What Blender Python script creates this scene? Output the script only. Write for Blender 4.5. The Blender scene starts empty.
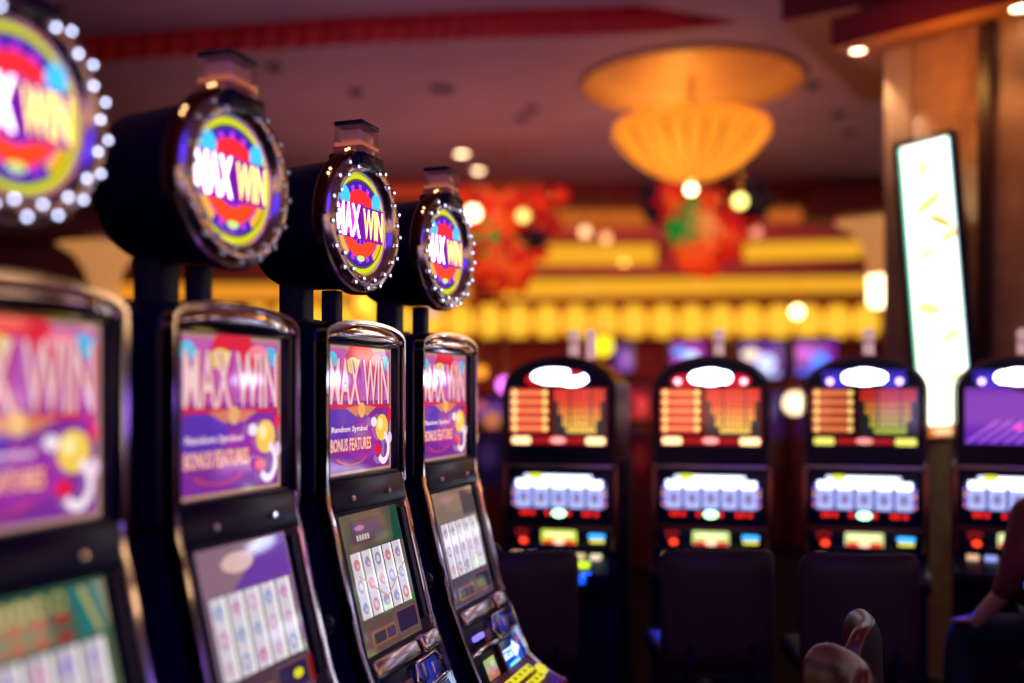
import bpy, bmesh, math, random
from mathutils import Matrix, Vector
random.seed(7)
PI = math.pi
sc = bpy.context.scene
C = sc.collection

# ------------------------------------------------------------------ view
sc.view_settings.view_transform = 'Standard'
sc.view_settings.look = 'None'
sc.view_settings.gamma = 1.0
sc.view_settings.exposure = 0.0
sc.view_settings.use_curve_mapping = False
sc.cycles.use_denoising = True
sc.cycles.max_bounces = 7
sc.cycles.sample_clamp_indirect = 6
sc.cycles.caustics_reflective = False
sc.cycles.caustics_refractive = False
EYE = 1.8

def lin(c):
    return tuple((v / 255 / 12.92) if v / 255 <= 0.04045 else ((v / 255 + 0.055) / 1.055) ** 2.4 for v in c)

def px(x, y, Y):
    """world point seen at picture position x, y at depth Y"""
    return Vector(((x - 512) / 1000 * Y, Y, EYE + (390 - y) / 1000 * Y))

# ------------------------------------------------------------------ materials
MC = {}
def mat(name, col, rough=0.5, metal=0.0, spec=0.5, emit=None, es=0.0, noise=None, bump=None, coat=0.0, alpha=1.0, trans=0.0):
    if name in MC: return MC[name]
    m = bpy.data.materials.new(name); m.use_nodes = True
    nt = m.node_tree; b = nt.nodes['Principled BSDF']
    c = lin(col)
    b.inputs['Base Color'].default_value = (*c, 1)
    b.inputs['Roughness'].default_value = rough
    b.inputs['Metallic'].default_value = metal
    b.inputs['Specular IOR Level'].default_value = spec
    b.inputs['Coat Weight'].default_value = coat
    b.inputs['Alpha'].default_value = alpha
    b.inputs['Transmission Weight'].default_value = trans
    if emit is not None:
        b.inputs['Emission Color'].default_value = (*lin(emit), 1)
        b.inputs['Emission Strength'].default_value = es
    if noise:
        sc_, c2, lo, hi = noise[:4]
        tc = nt.nodes.new('ShaderNodeTexCoord'); n = nt.nodes.new('ShaderNodeTexNoise')
        n.inputs['Scale'].default_value = sc_; n.inputs['Detail'].default_value = 5
        r = nt.nodes.new('ShaderNodeValToRGB')
        r.color_ramp.elements[0].position = lo; r.color_ramp.elements[0].color = (*c, 1)
        r.color_ramp.elements[1].position = hi; r.color_ramp.elements[1].color = (*lin(c2), 1)
        nt.links.new(tc.outputs['Object'], n.inputs['Vector'])
        nt.links.new(n.outputs['Fac'], r.inputs['Fac'])
        nt.links.new(r.outputs['Color'], b.inputs['Base Color'])
    if bump:
        tc = nt.nodes.new('ShaderNodeTexCoord'); n = nt.nodes.new('ShaderNodeTexNoise')
        n.inputs['Scale'].default_value = bump[0]; n.inputs['Detail'].default_value = 4
        bp = nt.nodes.new('ShaderNodeBump'); bp.inputs['Strength'].default_value = bump[1]
        nt.links.new(tc.outputs['Object'], n.inputs['Vector'])
        nt.links.new(n.outputs['Fac'], bp.inputs['Height'])
        nt.links.new(bp.outputs['Normal'], b.inputs['Normal'])
    MC[name] = m
    return m

def glow(col, s=1.0, rough=0.05, spec=0.9):
    """backlit print or lamp behind a glossy pane"""
    k = 'lit_%02x%02x%02x_%d_%d' % (*col, int(s * 100), int(spec * 10))
    return mat(k, tuple(int(v * 0.12) for v in col), rough=rough, emit=col, es=s, spec=spec)

BLACK = mat('black_gloss_plastic', (16, 11, 52), rough=0.3, spec=.22)  # both black plastics lifted to navy in place of blue ambient light
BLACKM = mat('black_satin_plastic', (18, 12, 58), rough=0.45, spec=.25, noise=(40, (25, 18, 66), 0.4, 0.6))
CHROME = mat('polished_chrome', (235, 222, 225), rough=0.10, metal=1.0)
RINGC = mat('ring_chrome', (225, 205, 205), rough=0.2, metal=1.0)
CHROMEB = mat('brushed_chrome', (190, 170, 175), rough=0.28, metal=1.0, bump=(300, 0.02))
BRONZE = mat('copper_edge_metal', (130, 76, 66), rough=0.3, metal=1.0)
ARCHM = mat('dark_arch_metal', (84, 58, 62), rough=0.3, metal=1.0)
DECK = mat('maroon_deck_plastic', (120, 52, 50), rough=0.25)
SIDE = mat('maroon_side_panel', (110, 44, 44), rough=0.3, noise=(6, (130, 60, 50), 0.35, 0.7))
GOLDE = mat('gold_edge_metal', (205, 150, 90), rough=0.3, metal=1.0)
LEATHER = mat('brown_leather', (112, 36, 40), rough=0.3, noise=(9, (80, 30, 42), 0.35, 0.65), bump=(60, 0.08))
LEATHERD = mat('dark_leather', (36, 12, 38), rough=0.5, spec=.3, noise=(14, (42, 15, 42), 0.3, 0.7), bump=(60, 0.08))
CLOTHD = mat('black_upholstery', (20, 14, 24), rough=0.8)

# ------------------------------------------------------------------ mesh builder
class MB:
    def __init__(s):
        s.bm = bmesh.new(); s.mats = []; s.M = Matrix()
    def mi(s, m):
        if m not in s.mats: s.mats.append(m)
        return s.mats.index(m)
    def add(s, verts, faces, m, smooth=False):
        k = s.mi(m)
        vs = [s.bm.verts.new(s.M @ Vector(v)) for v in verts]
        for f in faces:
            try:
                fc = s.bm.faces.new([vs[i] for i in f]); fc.material_index = k; fc.smooth = smooth
            except ValueError: pass
    def merge(s, t, m, smooth=False):
        t.verts.index_update()
        s.add([v.co.copy() for v in t.verts], [[v.index for v in f.verts] for f in t.faces], m, smooth)
        t.free()
    def box(s, c, size, m, bev=0.0, seg=2, R=None, taper=None):
        t = bmesh.new(); bmesh.ops.create_cube(t, size=1)
        for v in t.verts:
            v.co = Vector((v.co.x * size[0], v.co.y * size[1], v.co.z * size[2]))
            if taper and v.co.z > 0: v.co.x *= taper; v.co.y *= taper
        if bev: bmesh.ops.bevel(t, geom=list(t.edges), offset=bev, segments=seg, affect='EDGES', profile=0.5)
        for v in t.verts:
            if R is not None: v.co = R @ v.co
            v.co += Vector(c)
        s.merge(t, m, bool(bev))
    def prism(s, pts, a0, a1, m, axis='x', smooth=False):
        """pts in the plane perpendicular to axis; x:(y,z) y:(x,z) z:(x,y)"""
        n = len(pts)
        def p(q, a): return {'x': (a, q[0], q[1]), 'y': (q[0], a, q[1]), 'z': (q[0], q[1], a)}[axis]
        vs = [p(q, a0) for q in pts] + [p(q, a1) for q in pts]
        fs = [list(range(n)), list(range(n, 2 * n))[::-1]] + [[i, (i + 1) % n, n + (i + 1) % n, n + i] for i in range(n)]
        s.add(vs, fs, m, smooth)
    def lathe(s, prof, c, m, n=32, axis='z', smooth=True, mod=None, a0=0, a1=2 * PI):
        full = abs(a1 - a0 - 2 * PI) < 1e-6
        k = n if full else n + 1
        vs = []
        for i in range(k):
            a = a0 + (a1 - a0) * i / n
            f = mod(i) if mod else 1.0
            for r, h in prof:
                x, y = r * f * math.cos(a), r * f * math.sin(a)
                v = {'z': (x, y, h), 'y': (x, h, y), 'x': (h, x, y)}[axis]
                vs.append((v[0] + c[0], v[1] + c[1], v[2] + c[2]))
        q = len(prof); fs = []
        for i in range(n):
            j = (i + 1) % k
            for t in range(q - 1):
                fs.append([i * q + t, j * q + t, j * q + t + 1, i * q + t + 1])
        s.add(vs, fs, m, smooth)
        s.bm.verts.index_update()
    def sphere(s, c, r, m, n=14, sc3=(1, 1, 1)):
        t = bmesh.new(); bmesh.ops.create_uvsphere(t, u_segments=n, v_segments=max(6, n // 2 + 1), radius=r)
        for v in t.verts: v.co = Vector((v.co.x * sc3[0] + c[0], v.co.y * sc3[1] + c[1], v.co.z * sc3[2] + c[2]))
        s.merge(t, m, True)
    def sweep(s, path, sec, m, B=(1, 0, 0), smooth=True, caps=True):
        """closed section (a along B, b along normal) along an open path lying across B"""
        B = Vector(B).normalized(); P = [Vector(p) for p in path]; n = len(sec); vs = []
        for i, p in enumerate(P):
            T = (P[min(i + 1, len(P) - 1)] - P[max(i - 1, 0)]).normalized()
            N = T.cross(B).normalized()
            for a, b in sec: vs.append(tuple(p + B * a + N * b))
        fs = []
        for i in range(len(P) - 1):
            for j in range(n):
                k = (j + 1) % n
                fs.append([i * n + j, i * n + k, (i + 1) * n + k, (i + 1) * n + j])
        if caps:
            fs.append(list(range(n))[::-1]); fs.append([(len(P) - 1) * n + j for j in range(n)])
        s.add(vs, fs, m, smooth)
    def tube(s, path, r, m, n=10):
        P = [Vector(p) for p in path]; vs = []
        ref = Vector((0.13, 0.31, 0.94))
        rr = r if isinstance(r, (list, tuple)) else [r] * len(P)
        for i, p in enumerate(P):
            T = (P[min(i + 1, len(P) - 1)] - P[max(i - 1, 0)]).normalized()
            A = T.cross(ref).normalized(); Bv = T.cross(A)
            for k in range(n):
                a = 2 * PI * k / n; vs.append(tuple(p + (A * math.cos(a) + Bv * math.sin(a)) * rr[i]))
        fs = [[i * n + k, i * n + (k + 1) % n, (i + 1) * n + (k + 1) % n, (i + 1) * n + k] for i in range(len(P) - 1) for k in range(n)]
        fs += [list(range(n))[::-1], [(len(P) - 1) * n + k for k in range(n)]]
        s.add(vs, fs, m, True)
    # ---- flat print: x right, z up, -y towards the viewer, L the layer
    def rect(s, x0, z0, x1, z1, m, L=0, r=0.0):
        y = -0.0007 * L
        if r <= 0:
            s.add([(x0, y, z0), (x1, y, z0), (x1, y, z1), (x0, y, z1)], [[0, 1, 2, 3]], m); return
        pts = []
        for cx, cz, a in ((x1 - r, z0 + r, -PI / 2), (x1 - r, z1 - r, 0), (x0 + r, z1 - r, PI / 2), (x0 + r, z0 + r, PI)):
            for k in range(5):
                t = a + PI / 2 * k / 4; pts.append((cx + r * math.cos(t), y, cz + r * math.sin(t)))
        s.add(pts, [list(range(len(pts)))], m)
    def ell(s, cx, cz, rx, rz, m, L=0, n=20, rot=0.0):
        y = -0.0007 * L; pts = []
        for i in range(n):
            a = 2 * PI * i / n; u, v = rx * math.cos(a), rz * math.sin(a)
            pts.append((cx + u * math.cos(rot) - v * math.sin(rot), y, cz + u * math.sin(rot) + v * math.cos(rot)))
        s.add(pts, [list(range(n))], m)
    def ring(s, cx, cz, r0, r1, m, L=0, a0=0.0, a1=2 * PI, n=28, ez=1.0):
        y = -0.0007 * L; vs = []
        for i in range(n + 1):
            a = a0 + (a1 - a0) * i / n
            for r in (r0, r1): vs.append((cx + r * math.cos(a), y, cz + r * ez * math.sin(a)))
        s.add(vs, [[2 * i, 2 * i + 1, 2 * i + 3, 2 * i + 2] for i in range(n)], m)
    def poly(s, pts, m, L=0):
        s.add([(p[0], -0.0007 * L, p[1]) for p in pts], [list(range(len(pts)))], m)
    def text(s, txt, cx, cz, h, w, m, L=0, bold=0.02, rot=0.0):
        """lettering fitted to a box of width w and height h"""
        vs, fs = glyphs(txt, bold)
        x0 = min(v[0] for v in vs); x1 = max(v[0] for v in vs); z0 = min(v[1] for v in vs); z1 = max(v[1] for v in vs)
        y = -0.0007 * L; out = []
        for a, b in vs:
            u = ((a - x0) / (x1 - x0) - 0.5) * w; v = ((b - z0) / (z1 - z0) - 0.5) * h
            out.append((cx + u * math.cos(rot) - v * math.sin(rot), y, cz + u * math.sin(rot) + v * math.cos(rot)))
        s.add(out, fs, m)
    def build(s, name, parent=None, sharp=35, recalc=False):
        me = bpy.data.meshes.new(name)
        if recalc: bmesh.ops.recalc_face_normals(s.bm, faces=list(s.bm.faces))
        s.bm.to_mesh(me); s.bm.free()
        for m in s.mats: me.materials.append(m)
        me.set_sharp_from_angle(angle=math.radians(sharp))
        o = bpy.data.objects.new(name, me); C.objects.link(o)
        if parent is not None: o.parent = parent
        return o

GC = {}
def glyphs(txt, bold):
    k = (txt, bold)
    if k in GC: return GC[k]
    cu = bpy.data.curves.new('lettering', 'FONT'); cu.body = txt; cu.size = 1; cu.offset = bold
    cu.resolution_u = 2
    o = bpy.data.objects.new('lettering', cu); C.objects.link(o)
    dg = bpy.context.evaluated_depsgraph_get(); dg.update()
    me = bpy.data.meshes.new_from_object(o.evaluated_get(dg))
    vs = [(v.co.x, v.co.y) for v in me.vertices]; fs = [list(p.vertices) for p in me.polygons]
    bpy.data.objects.remove(o); bpy.data.curves.remove(cu); bpy.data.meshes.remove(me)
    GC[k] = (vs, fs); return GC[k]

def tag(o, label=None, cat=None, group=None, kind=None):
    if label: o['label'] = label
    if cat: o['category'] = cat
    if group: o['group'] = group
    if kind: o['kind'] = kind
    return o
def empty(name, loc=(0, 0, 0), rz=0.0):
    o = bpy.data.objects.new(name, None); C.objects.link(o)
    o.location = loc; o.rotation_euler = (0, 0, rz); o.empty_display_size = 0.1
    return o
def copy_tree(o, parent=None):
    c = o.copy(); C.objects.link(c); c.parent = parent
    for ch in list(o.children): copy_tree(ch, c)
    return c
def slant(p0, p1):
    """frame of a front panel whose top edge is p0 and bottom edge p1, each (outward, z)"""
    a = Vector((0, -p0[0], p0[1])); b = Vector((0, -p1[0], p1[1]))
    Z = (a - b).normalized(); X = Vector((1, 0, 0)); Y = Z.cross(X); O = (a + b) / 2
    M = Matrix(((X.x, Y.x, Z.x, O.x), (X.y, Y.y, Z.y, O.y), (X.z, Y.z, Z.z, O.z), (0, 0, 0, 1)))
    return M, (a - b).length

# ------------------------------------------------------------------ camera
cam = bpy.data.cameras.new('camera'); co = bpy.data.objects.new('camera', cam); C.objects.link(co)
cam.sensor_width = 36; cam.lens = 36 * 1000 / 1024
cam.shift_y = 48.5 / 1024
co.location = (0, 0, EYE); co.rotation_euler = (PI / 2, 0, 0)
cam.dof.use_dof = True; cam.dof.focus_distance = 3.15; cam.dof.aperture_fstop = 0.55
cam.clip_end = 100
sc.camera = co

# ------------------------------------------------------------------ world: dim violet-blue room ambience
w = bpy.data.worlds.new('world'); sc.world = w; w.use_nodes = True
w.node_tree.nodes['Background'].inputs[0].default_value = (0.22, 0.12, 1.0, 1)
w.node_tree.nodes['Background'].inputs[1].default_value = 0.045

# ================================================================== left-hand row of slot machines
def art_max_win(p, W, H, k=1.0):
    """round or square glass print of the game: flames, blobs and the two words"""
    g = lambda c, s=1.0: glow(c, s * k)
    p.rect(-W, -H, W, H, g((224, 170, 150), .55), 0)
    p.rect(-W * .94, -H * .95, W * .94, H * .95, g((134, 50, 160), .75), 1)
    p.rect(-W * .94, H * .15, W * .94, H * .95, g((196, 96, 176), .8), 2)
    p.ell(-W * .5, -H * .25, W * .42, H * .34, g((96, 54, 178), .8), 3)
    p.ell(W * .1, -H * .5, W * .5, H * .3, g((160, 52, 170), .8), 3)
    for a in range(7):
        t = PI * (0.08 + 0.84 * a / 6)
        p.poly([(0, H * .2), (W * .95 * math.cos(t - .05), H * .2 + H * .74 * math.sin(t - .05)), (W * .95 * math.cos(t + .05), H * .2 + H * .74 * math.sin(t + .05))], g((176, 62, 196), .8), 4)
    p.ring(W * .02, H * .55, W * .22, W * .48, g((214, 36, 62), .95), 5, 0.1, PI - .1)
    p.ell(-W * .8, H * .78, W * .13, H * .12, g((90, 190, 226), .95), 6)
    p.ell(W * .76, H * .76, W * .15, H * .13, g((80, 176, 220), .95), 6)
    p.ell(-W * .22, H * .7, W * .2, H * .13, g((232, 206, 120), .9), 6)
    p.ell(W * .5, H * .8, W * .2, H * .1, g((240, 130, 150), .9), 6)
    p.text('MAX WIN', W * .03, H * .42, H * .74, W * 1.80, g((196, 50, 90), .85), 7, .05)
    p.text('MAX WIN', 0, H * .44, H * .72, W * 1.76, g((244, 206, 206), .85), 8, .01)
    p.poly([(-W * .9, H * .1), (W * .9, H * .08), (W * .86, H * .02), (-W * .86, H * .03)], g((206, 34, 60), .9), 9)
    for sgn in (-1, 1):
        p.poly([(0, -H * .02), (sgn * W * .1, H * .07), (sgn * W * .46, H * .04), (sgn * W * .16, -H * .1)], g((222, 130, 90), .8), 10)
    p.ell(0, 0, W * .1, H * .12, g((236, 176, 96), .85), 11)
    p.text('Random Symbol', -W * .34, -H * .3, H * .11, W * 1.02, g((248, 214, 226), .95), 11, .02)
    p.text('BONUS FEATURES', -W * .28, -H * .54, H * .22, W * 1.2, g((196, 30, 70), .9), 11, .05)
    p.text('BONUS FEATURES', -W * .3, -H * .53, H * .2, W * 1.16, g((244, 196, 170), .95), 12, .02)
    p.ring(-W * .28, -H * .68, W * .42, W * .47, g((214, 70, 60), .9), 12, PI * 1.1, PI * 1.9, ez=.3)
    # plain golden fruit with a white ribbon below it
    p.ell(W * .62, -H * .3, W * .2, H * .22, g((240, 196, 78), .95), 13)
    p.ell(W * .56, -H * .24, W * .08, H * .1, g((250, 232, 160), .95), 14)
    p.ring(W * .66, -H * .64, W * .12, W * .2, g((246, 226, 236), .95), 14, -PI * .8, PI * .45, ez=1.1)
    p.ell(W * .5, -H * .66, W * .1, H * .09, g((222, 30, 60), .95), 13)
    p.ell(W * .86, -H * .1, W * .06, H * .12, g((222, 40, 60), .95), 13)
    p.ell(W * .36, -H * .2, W * .09, H * .08, g((240, 222, 236), .95), 13)
    p.ell(W * .87, -H * .48, W * .07, H * .1, g((236, 200, 224), .9), 13)

def reel_art(p, W, H, v):
    """lower glass: info panel, five reel strips, credit boxes.  v picks the machine's own game"""
    bgs = [(104, 118, 88), (168, 128, 158), (128, 122, 104), (164, 138, 134)]
    tops = [(70, 124, 104), (178, 138, 160), (108, 104, 96), (172, 144, 132)]
    botm = [(120, 110, 90), (106, 76, 92), (128, 98, 92), (112, 92, 122)]
    syms = [[(92, 60, 196), (130, 90, 210), (206, 60, 130)], [(84, 130, 206), (190, 60, 160), (206, 130, 190)],
            [(208, 50, 50), (96, 70, 150), (54, 90, 180)], [(140, 90, 170), (96, 90, 170), (180, 120, 150)]]
    syms = [[tuple(int(q * .5 + 222 * .5) for q in c) for c in r_] for r_ in syms]
    g = glow
    p.rect(-W, -H, W, H, g(bgs[v], .6), 0)
    p.rect(-W * .98, H * .44, W * .98, H, g(tops[v], .55), 1)
    p.rect(-W * .98, -H, W * .98, -H * .5, g(botm[v], .55), 1)
    if v == 0:
        for i in range(6):
            p.ring(-W * .85 + i * W * .24, H * .86, W * .06, W * .1, g((190, 176, 96), .7), 2)
        for r in range(2):
            for i in range(5):
                p.rect(-W * .95 + i * W * .3, H * (.66 - r * .16), -W * .74 + i * W * .3, H * (.75 - r * .16), g((170, 44, 48), .8), 2)
        p.poly([(W * .5, H * .95), (W * .95, H * .95), (W * .9, H * .5), (W * .6, H * .5)], g((40, 130, 130), .7), 2)
        p.poly([(W * .62, H * .95), (W * .7, H * .95), (W * .86, H * .5), (W * .8, H * .5)], g((210, 190, 90), .7), 3)
    elif v == 1:
        p.poly([(-W * .4, H * .46), (W * .96, H * .46), (W * .96, H * .98), (W * .5, H * .98)], g((130, 76, 190), .6), 2)
        p.ell(-W * .2, H * .78, W * .35, H * .12, g((240, 200, 190), .8), 3)
    elif v == 2:
        p.rect(-W * .72, H * .56, W * .35, H * .9, g((120, 70, 90), .6), 2, .01)
        p.rect(-W * .68, H * .59, W * .31, H * .87, g((96, 88, 122), .6), 3, .01)
        for i in range(5): p.rect(-W * .6 + i * W * .09, H * .6, -W * .54 + i * W * .09, H * .68, g((226, 206, 190), .8), 4)
        p.ell(-W * .45, H * .78, W * .16, H * .04, g((206, 120, 200), .8), 4)
        p.poly([(W * .62, H * .44), (W * .98, H * .44), (W * .98, H), (W * .75, H)], g((34, 96, 76), .6), 2)
        p.rect(W * .5, -H * .52, W * .98, -H * .4, g((40, 150, 60), .7), 2)
    else:
        p.ell(W * .1, H * .75, W * .6, H * .16, g((180, 150, 130), .6), 2)
        p.rect(W * .3, H * .5, W * .95, H * .95, g((120, 100, 110), .5), 3)
    n = 5
    for i in range(n):
        x0 = -W * .93 + i * W * .362; x1 = x0 + W * .315
        p.rect(x0 - W * .03, -H * .5, x1 + W * .03, H * .46, g((70, 50, 60), .3), 4)
        p.rect(x0, -H * .49, x1, H * .45, g((226, 214, 226), .88 if v != 0 else .7), 5)
        p.rect(x1 - W * .05, -H * .49, x1, H * .45, g((250, 246, 240), 1.1), 6)
        for r in range(3):
            cz = H * (.28 - .31 * r); cx = (x0 + x1) / 2 - W * .02
            c = syms[v][(i + r + (i * r) % 2) % 3]; q = (i * 2 + r) % 3
            if q == 0: p.ell(cx, cz, W * .1, H * .085, g(c, .85), 7)
            elif q == 1:
                p.ring(cx, cz, W * .05, W * .1, g(c, .85), 7)
            else:
                p.poly([(cx - W * .1, cz), (cx - W * .04, cz - H * .07), (cx + W * .05, cz - H * .08), (cx + W * .1, cz), (cx + W * .03, cz + H * .09), (cx - W * .05, cz + H * .06)], g(c, .85), 7)
            p.ell(cx + W * .02, cz - H * .02, W * .035, H * .03, g((236, 190, 214), .9), 8)
    if v == 2:
        m = g((214, 150, 96), .8)
        for a, b in (((-W * .8, H * .12), (0, -H * .3)), ((0, -H * .3), (W * .8, H * .1))):
            p.poly([(a[0], a[1] - .003), (b[0], b[1] - .003), (b[0], b[1] + .003), (a[0], a[1] + .003)], m, 9)
    p.rect(W * .12, -H * .9, W * .86, -H * .56, g((150, 110, 120), .5), 9, .008)
    p.rect(W * .14, -H * .88, W * .84, -H * .58, g((66, 44, 88), .55), 10, .008)
    p.rect(-W * .8, -H * .9, W * .04, -H * .68, g((184, 120, 84), .55), 9, .006)
    p.rect(-W * .74, -H * .87, -W * .34, -H * .72, g((84, 70, 96), .5), 10, .006)
    p.rect(-W * .3, -H * .87, W * .0, -H * .72, g((100, 80, 120), .5), 10, .006)
    if v == 1:
        p.ell(W * .6, -H * .72, W * .12, H * .06, g((220, 210, 40), 1.1), 11)
        p.rect(W * .88, -H * .9, W * .98, -H * .55, g((150, 20, 30), .8), 11)

def arch_pts(hw, zs, zc, n=18):
    """points of a low arch from right shoulder over the crest to the left shoulder"""
    out = []
    for i in range(n + 1):
        a = PI * i / n; x = hw * math.cos(a)
        out.append((x, zs + (zc - zs) * math.sin(a) ** 0.75))
    return out

TOPZ = 2.305
def make_slot():
    root = empty('slot_machine')
    # cabinet seen from the side: leaning glass, belly panel, button deck and base
    prof = [(.0, 1.50), (.02, 1.44), (.115, 1.04), (.15, .99), (.235, .775), (.385, .695), (.385, .655), (.19, .58), (.16, .5), (.16, .02), (-.45, .02), (-.45, 1.50)]
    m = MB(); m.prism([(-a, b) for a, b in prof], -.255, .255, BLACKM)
    m.box((0, .145, .01), (.53, .63, .02), BLACK, .004)
    cab = m.build('cabinet', root, 30, True)
    v = MB()
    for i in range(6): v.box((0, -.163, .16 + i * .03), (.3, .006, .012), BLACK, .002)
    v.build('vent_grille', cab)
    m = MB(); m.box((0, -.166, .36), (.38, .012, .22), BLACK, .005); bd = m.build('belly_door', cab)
    # top box
    ar = arch_pts(.283, 1.952, 2.008)
    out = [(-.283, 1.505), (.283, 1.505)] + ar
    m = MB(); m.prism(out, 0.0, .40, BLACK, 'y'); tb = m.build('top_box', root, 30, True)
    path = [(.274, -.012, 1.505), (.274, -.012, 1.62), (.274, -.012, 1.80), (.274, -.012, 1.93)] + [(x * .968, -.012, z - .003) for x, z in arch_pts(.283, 1.952, 2.008, 24)[1:-1]] + [(-.274, -.012, 1.93), (-.274, -.012, 1.80), (-.274, -.012, 1.62), (-.274, -.012, 1.505)]
    sec = [(-.026, -.004), (-.026, .006), (-.022, .010), (.014, .010), (.02, .008), (.02, -.004)]
    m = MB(); m.sweep([(a, b, c) for a, b, c in path], [(a, b) for a, b in sec], CHROME, B=(0, 1, 0)); m.build('chrome_arch', tb, 40, True)
    # crown: bulged chrome plate between arch and glass
    m = MB(); vs = []; nx, nz = 24, 6
    for i in range(nx + 1):
        x = -.266 + .532 * i / nx
        zt = 1.952 + .053 * max(0, 1 - (x / .27) ** 2) ** .6
        for j in range(nz + 1):
            t = j / nz; z = 1.936 + (zt - 1.936) * t
            vs.append((x, -.012 - .034 * math.sin(PI * (0.15 + .7 * t)) * (1 - (x / .30) ** 4), z))
    m.add(vs, [[i * (nz + 1) + j, (i + 1) * (nz + 1) + j, (i + 1) * (nz + 1) + j + 1, i * (nz + 1) + j + 1] for i in range(nx) for j in range(nz)], CHROME, True)
    m.build('chrome_crown', tb, 60)
    m = MB()
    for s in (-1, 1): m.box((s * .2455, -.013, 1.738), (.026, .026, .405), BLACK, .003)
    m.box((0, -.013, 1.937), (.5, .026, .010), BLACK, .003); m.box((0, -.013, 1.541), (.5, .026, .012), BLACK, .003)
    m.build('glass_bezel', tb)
    m = MB(); m.M = Matrix.Translation((0, -.004, 1.7395)); art_max_win(m, .2335, .1915, 1.15); m.build('top_glass', tb)
    # black band with two small locks
    M, H = slant((.012, 1.535), (.03, 1.445))
    m = MB(); m.M = M; m.box((0, -.006, 0), (.50, .03, H), BLACK, .008); mp = m.build('middle_panel', root)
    for s in (-1, 1):
        m = MB(); m.M = M; m.lathe([(0, -.030), (.007, -.030), (.009, -.027), (.009, -.02)], (s * .13, 0, -.01), CHROME, 14, 'y'); m.build('lock', mp)
    # side rails following the profile
    rp = [(.008, 1.53), (.014, 1.47), (.03, 1.42), (.052, 1.32), (.082, 1.20), (.115, 1.07), (.15, .98), (.19, .88), (.232, .785), (.29, .735), (.36, .70), (.388, .685)]
    sec2 = [(-.008, -.012), (-.010, .012), (-.006, .026), (.006, .026), (.010, .012), (.008, -.012)]
    for s in (-1, 1):
        m = MB(); m.sweep([(s * .262, -a, b) for a, b in rp], sec2, CHROME, B=(1, 0, 0)); m.build('side_rail', root, 50, True)
        m = MB(); m.sweep([(s * .232, -a - .002, b) for a, b in rp[2:6]], [(-.014, -.01), (-.014, .014), (.014, .014), (.014, -.01)], BLACK, B=(1, 0, 0)); m.build('glass_trim', root, 30, True)
    # chrome bar under the reel glass, in two humps
    M, H = slant((.13, 1.035), (.158, .975))
    m = MB(); m.M = M
    m.box((-.075, -.014, .0), (.30, .035, H * .72), RINGC, .008, 3); m.box((.165, -.018, .0), (.13, .045, H * .8), RINGC, .01, 3)
    m.build('chrome_bar', root)
    # bill and ticket area
    M, H = slant((.158, .972), (.19, .895))
    m = MB(); m.M = M; m.box((0, 0, 0), (.49, .012, H), BLACK, .003); bp = m.build('bill_panel', root)
    m = MB(); m.M = M; m.box((-.15, -.02, .0), (.085, .02, .02), glow((130, 110, 250), 1.6), .006, 3); m.build('ticket_slot', bp)
    m = MB(); m.M = M; m.box((-.045, -.012, -.012), (.055, .012, .04), mat('beige_card_reader', (150, 110, 110), .4), .003); m.build('card_reader', bp)
    m = MB(); m.M = M
    hx = [(.02, .036), (.17, .042), (.205, .012), (.19, -.04), (.05, -.044), (.01, -.01)]
    cxh, czh = .108, 0
    path = [(x, -.022, z) for x, z in hx] + [(hx[0][0], -.022, hx[0][1])]
    m.tube(path, .009, CHROME, 8)
    m.build('acceptor_frame', bp, 50)
    m = MB(); m.M = M; m.poly([(x * .93 + .007, z * .9) for x, z in hx], glow((34, 54, 190), .55), 14)
    m.box((.145, -.016, -.01), (.012, .006, .05), CHROME, .002); m.box((.075, -.016, -.0), (.02, .008, .055), CHROMEB, .002)
    m.build('bill_acceptor', bp)
    M, H = slant((.188, .895), (.196, .878))
    m = MB(); m.M = M; m.box((0, -.01, 0), (.5, .02, H), CHROME, .004); m.build('divider_strip', root)
    # lower panels: small screen and blue lit sign
    M, H = slant((.196, .876), (.236, .78))
    m = MB(); m.M = M; m.box((-.12, 0, 0), (.24, .014, H), BLACK, .004); ip = m.build('screen_panel', root)
    m = MB(); m.M = M @ Matrix.Translation((-.105, -.009, -.006)); W, h = .055, .036
    m.rect(-W, -h, W, h, glow((176, 190, 110), .85), 0); m.rect(-W, -h, W, -h * .3, glow((206, 130, 96), .8), 1); m.ell(-.01, -h * .3, .028, .016, glow((226, 150, 110), .85), 2)
    m.ell(.02, h * .4, .02, .012, glow((214, 214, 130), .9), 2)
    m.build('small_screen', ip)
    m = MB(); m.M = M; m.box((.012, -.01, 0), (.012, .02, H), BRONZE, .003); m.build('copper_strip', root)
    m = MB(); m.M = M; m.box((.13, 0, 0), (.22, .016, H), BLACK, .004)
    m.M = M @ Matrix.Translation((.13, -.009, 0)); W, h = .105, H * .48
    m.rect(-W, -h, W, h, glow((24, 70, 214), 1.1), 0); m.rect(-W, h * .45, W, h, glow((20, 26, 110), .9), 1)
    m.rect(-W * .6, -h * .95, W * .5, -h * .72, glow((120, 220, 255), 1.5), 2)
    m.poly([(-W, -h * .34), (W * .25, -h * .34), (W * .25, -h * .62), (W * .82, 0), (W * .3, h * .7), (W * .2, h * .34), (-W, h * .36)], glow((206, 240, 255), 1.8), 3)
    m.text('TIPS', -W * .42, 0, h * .52, W * 1.0, glow((10, 24, 90), .3), 4, .03)
    m.ell(W * .86, h * .5, .01, .01, glow((230, 30, 60), 1), 4)
    m.build('lit_sign', root)
    # curved blue-white glass to the right of the sign
    m = MB(); vs = []
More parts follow.
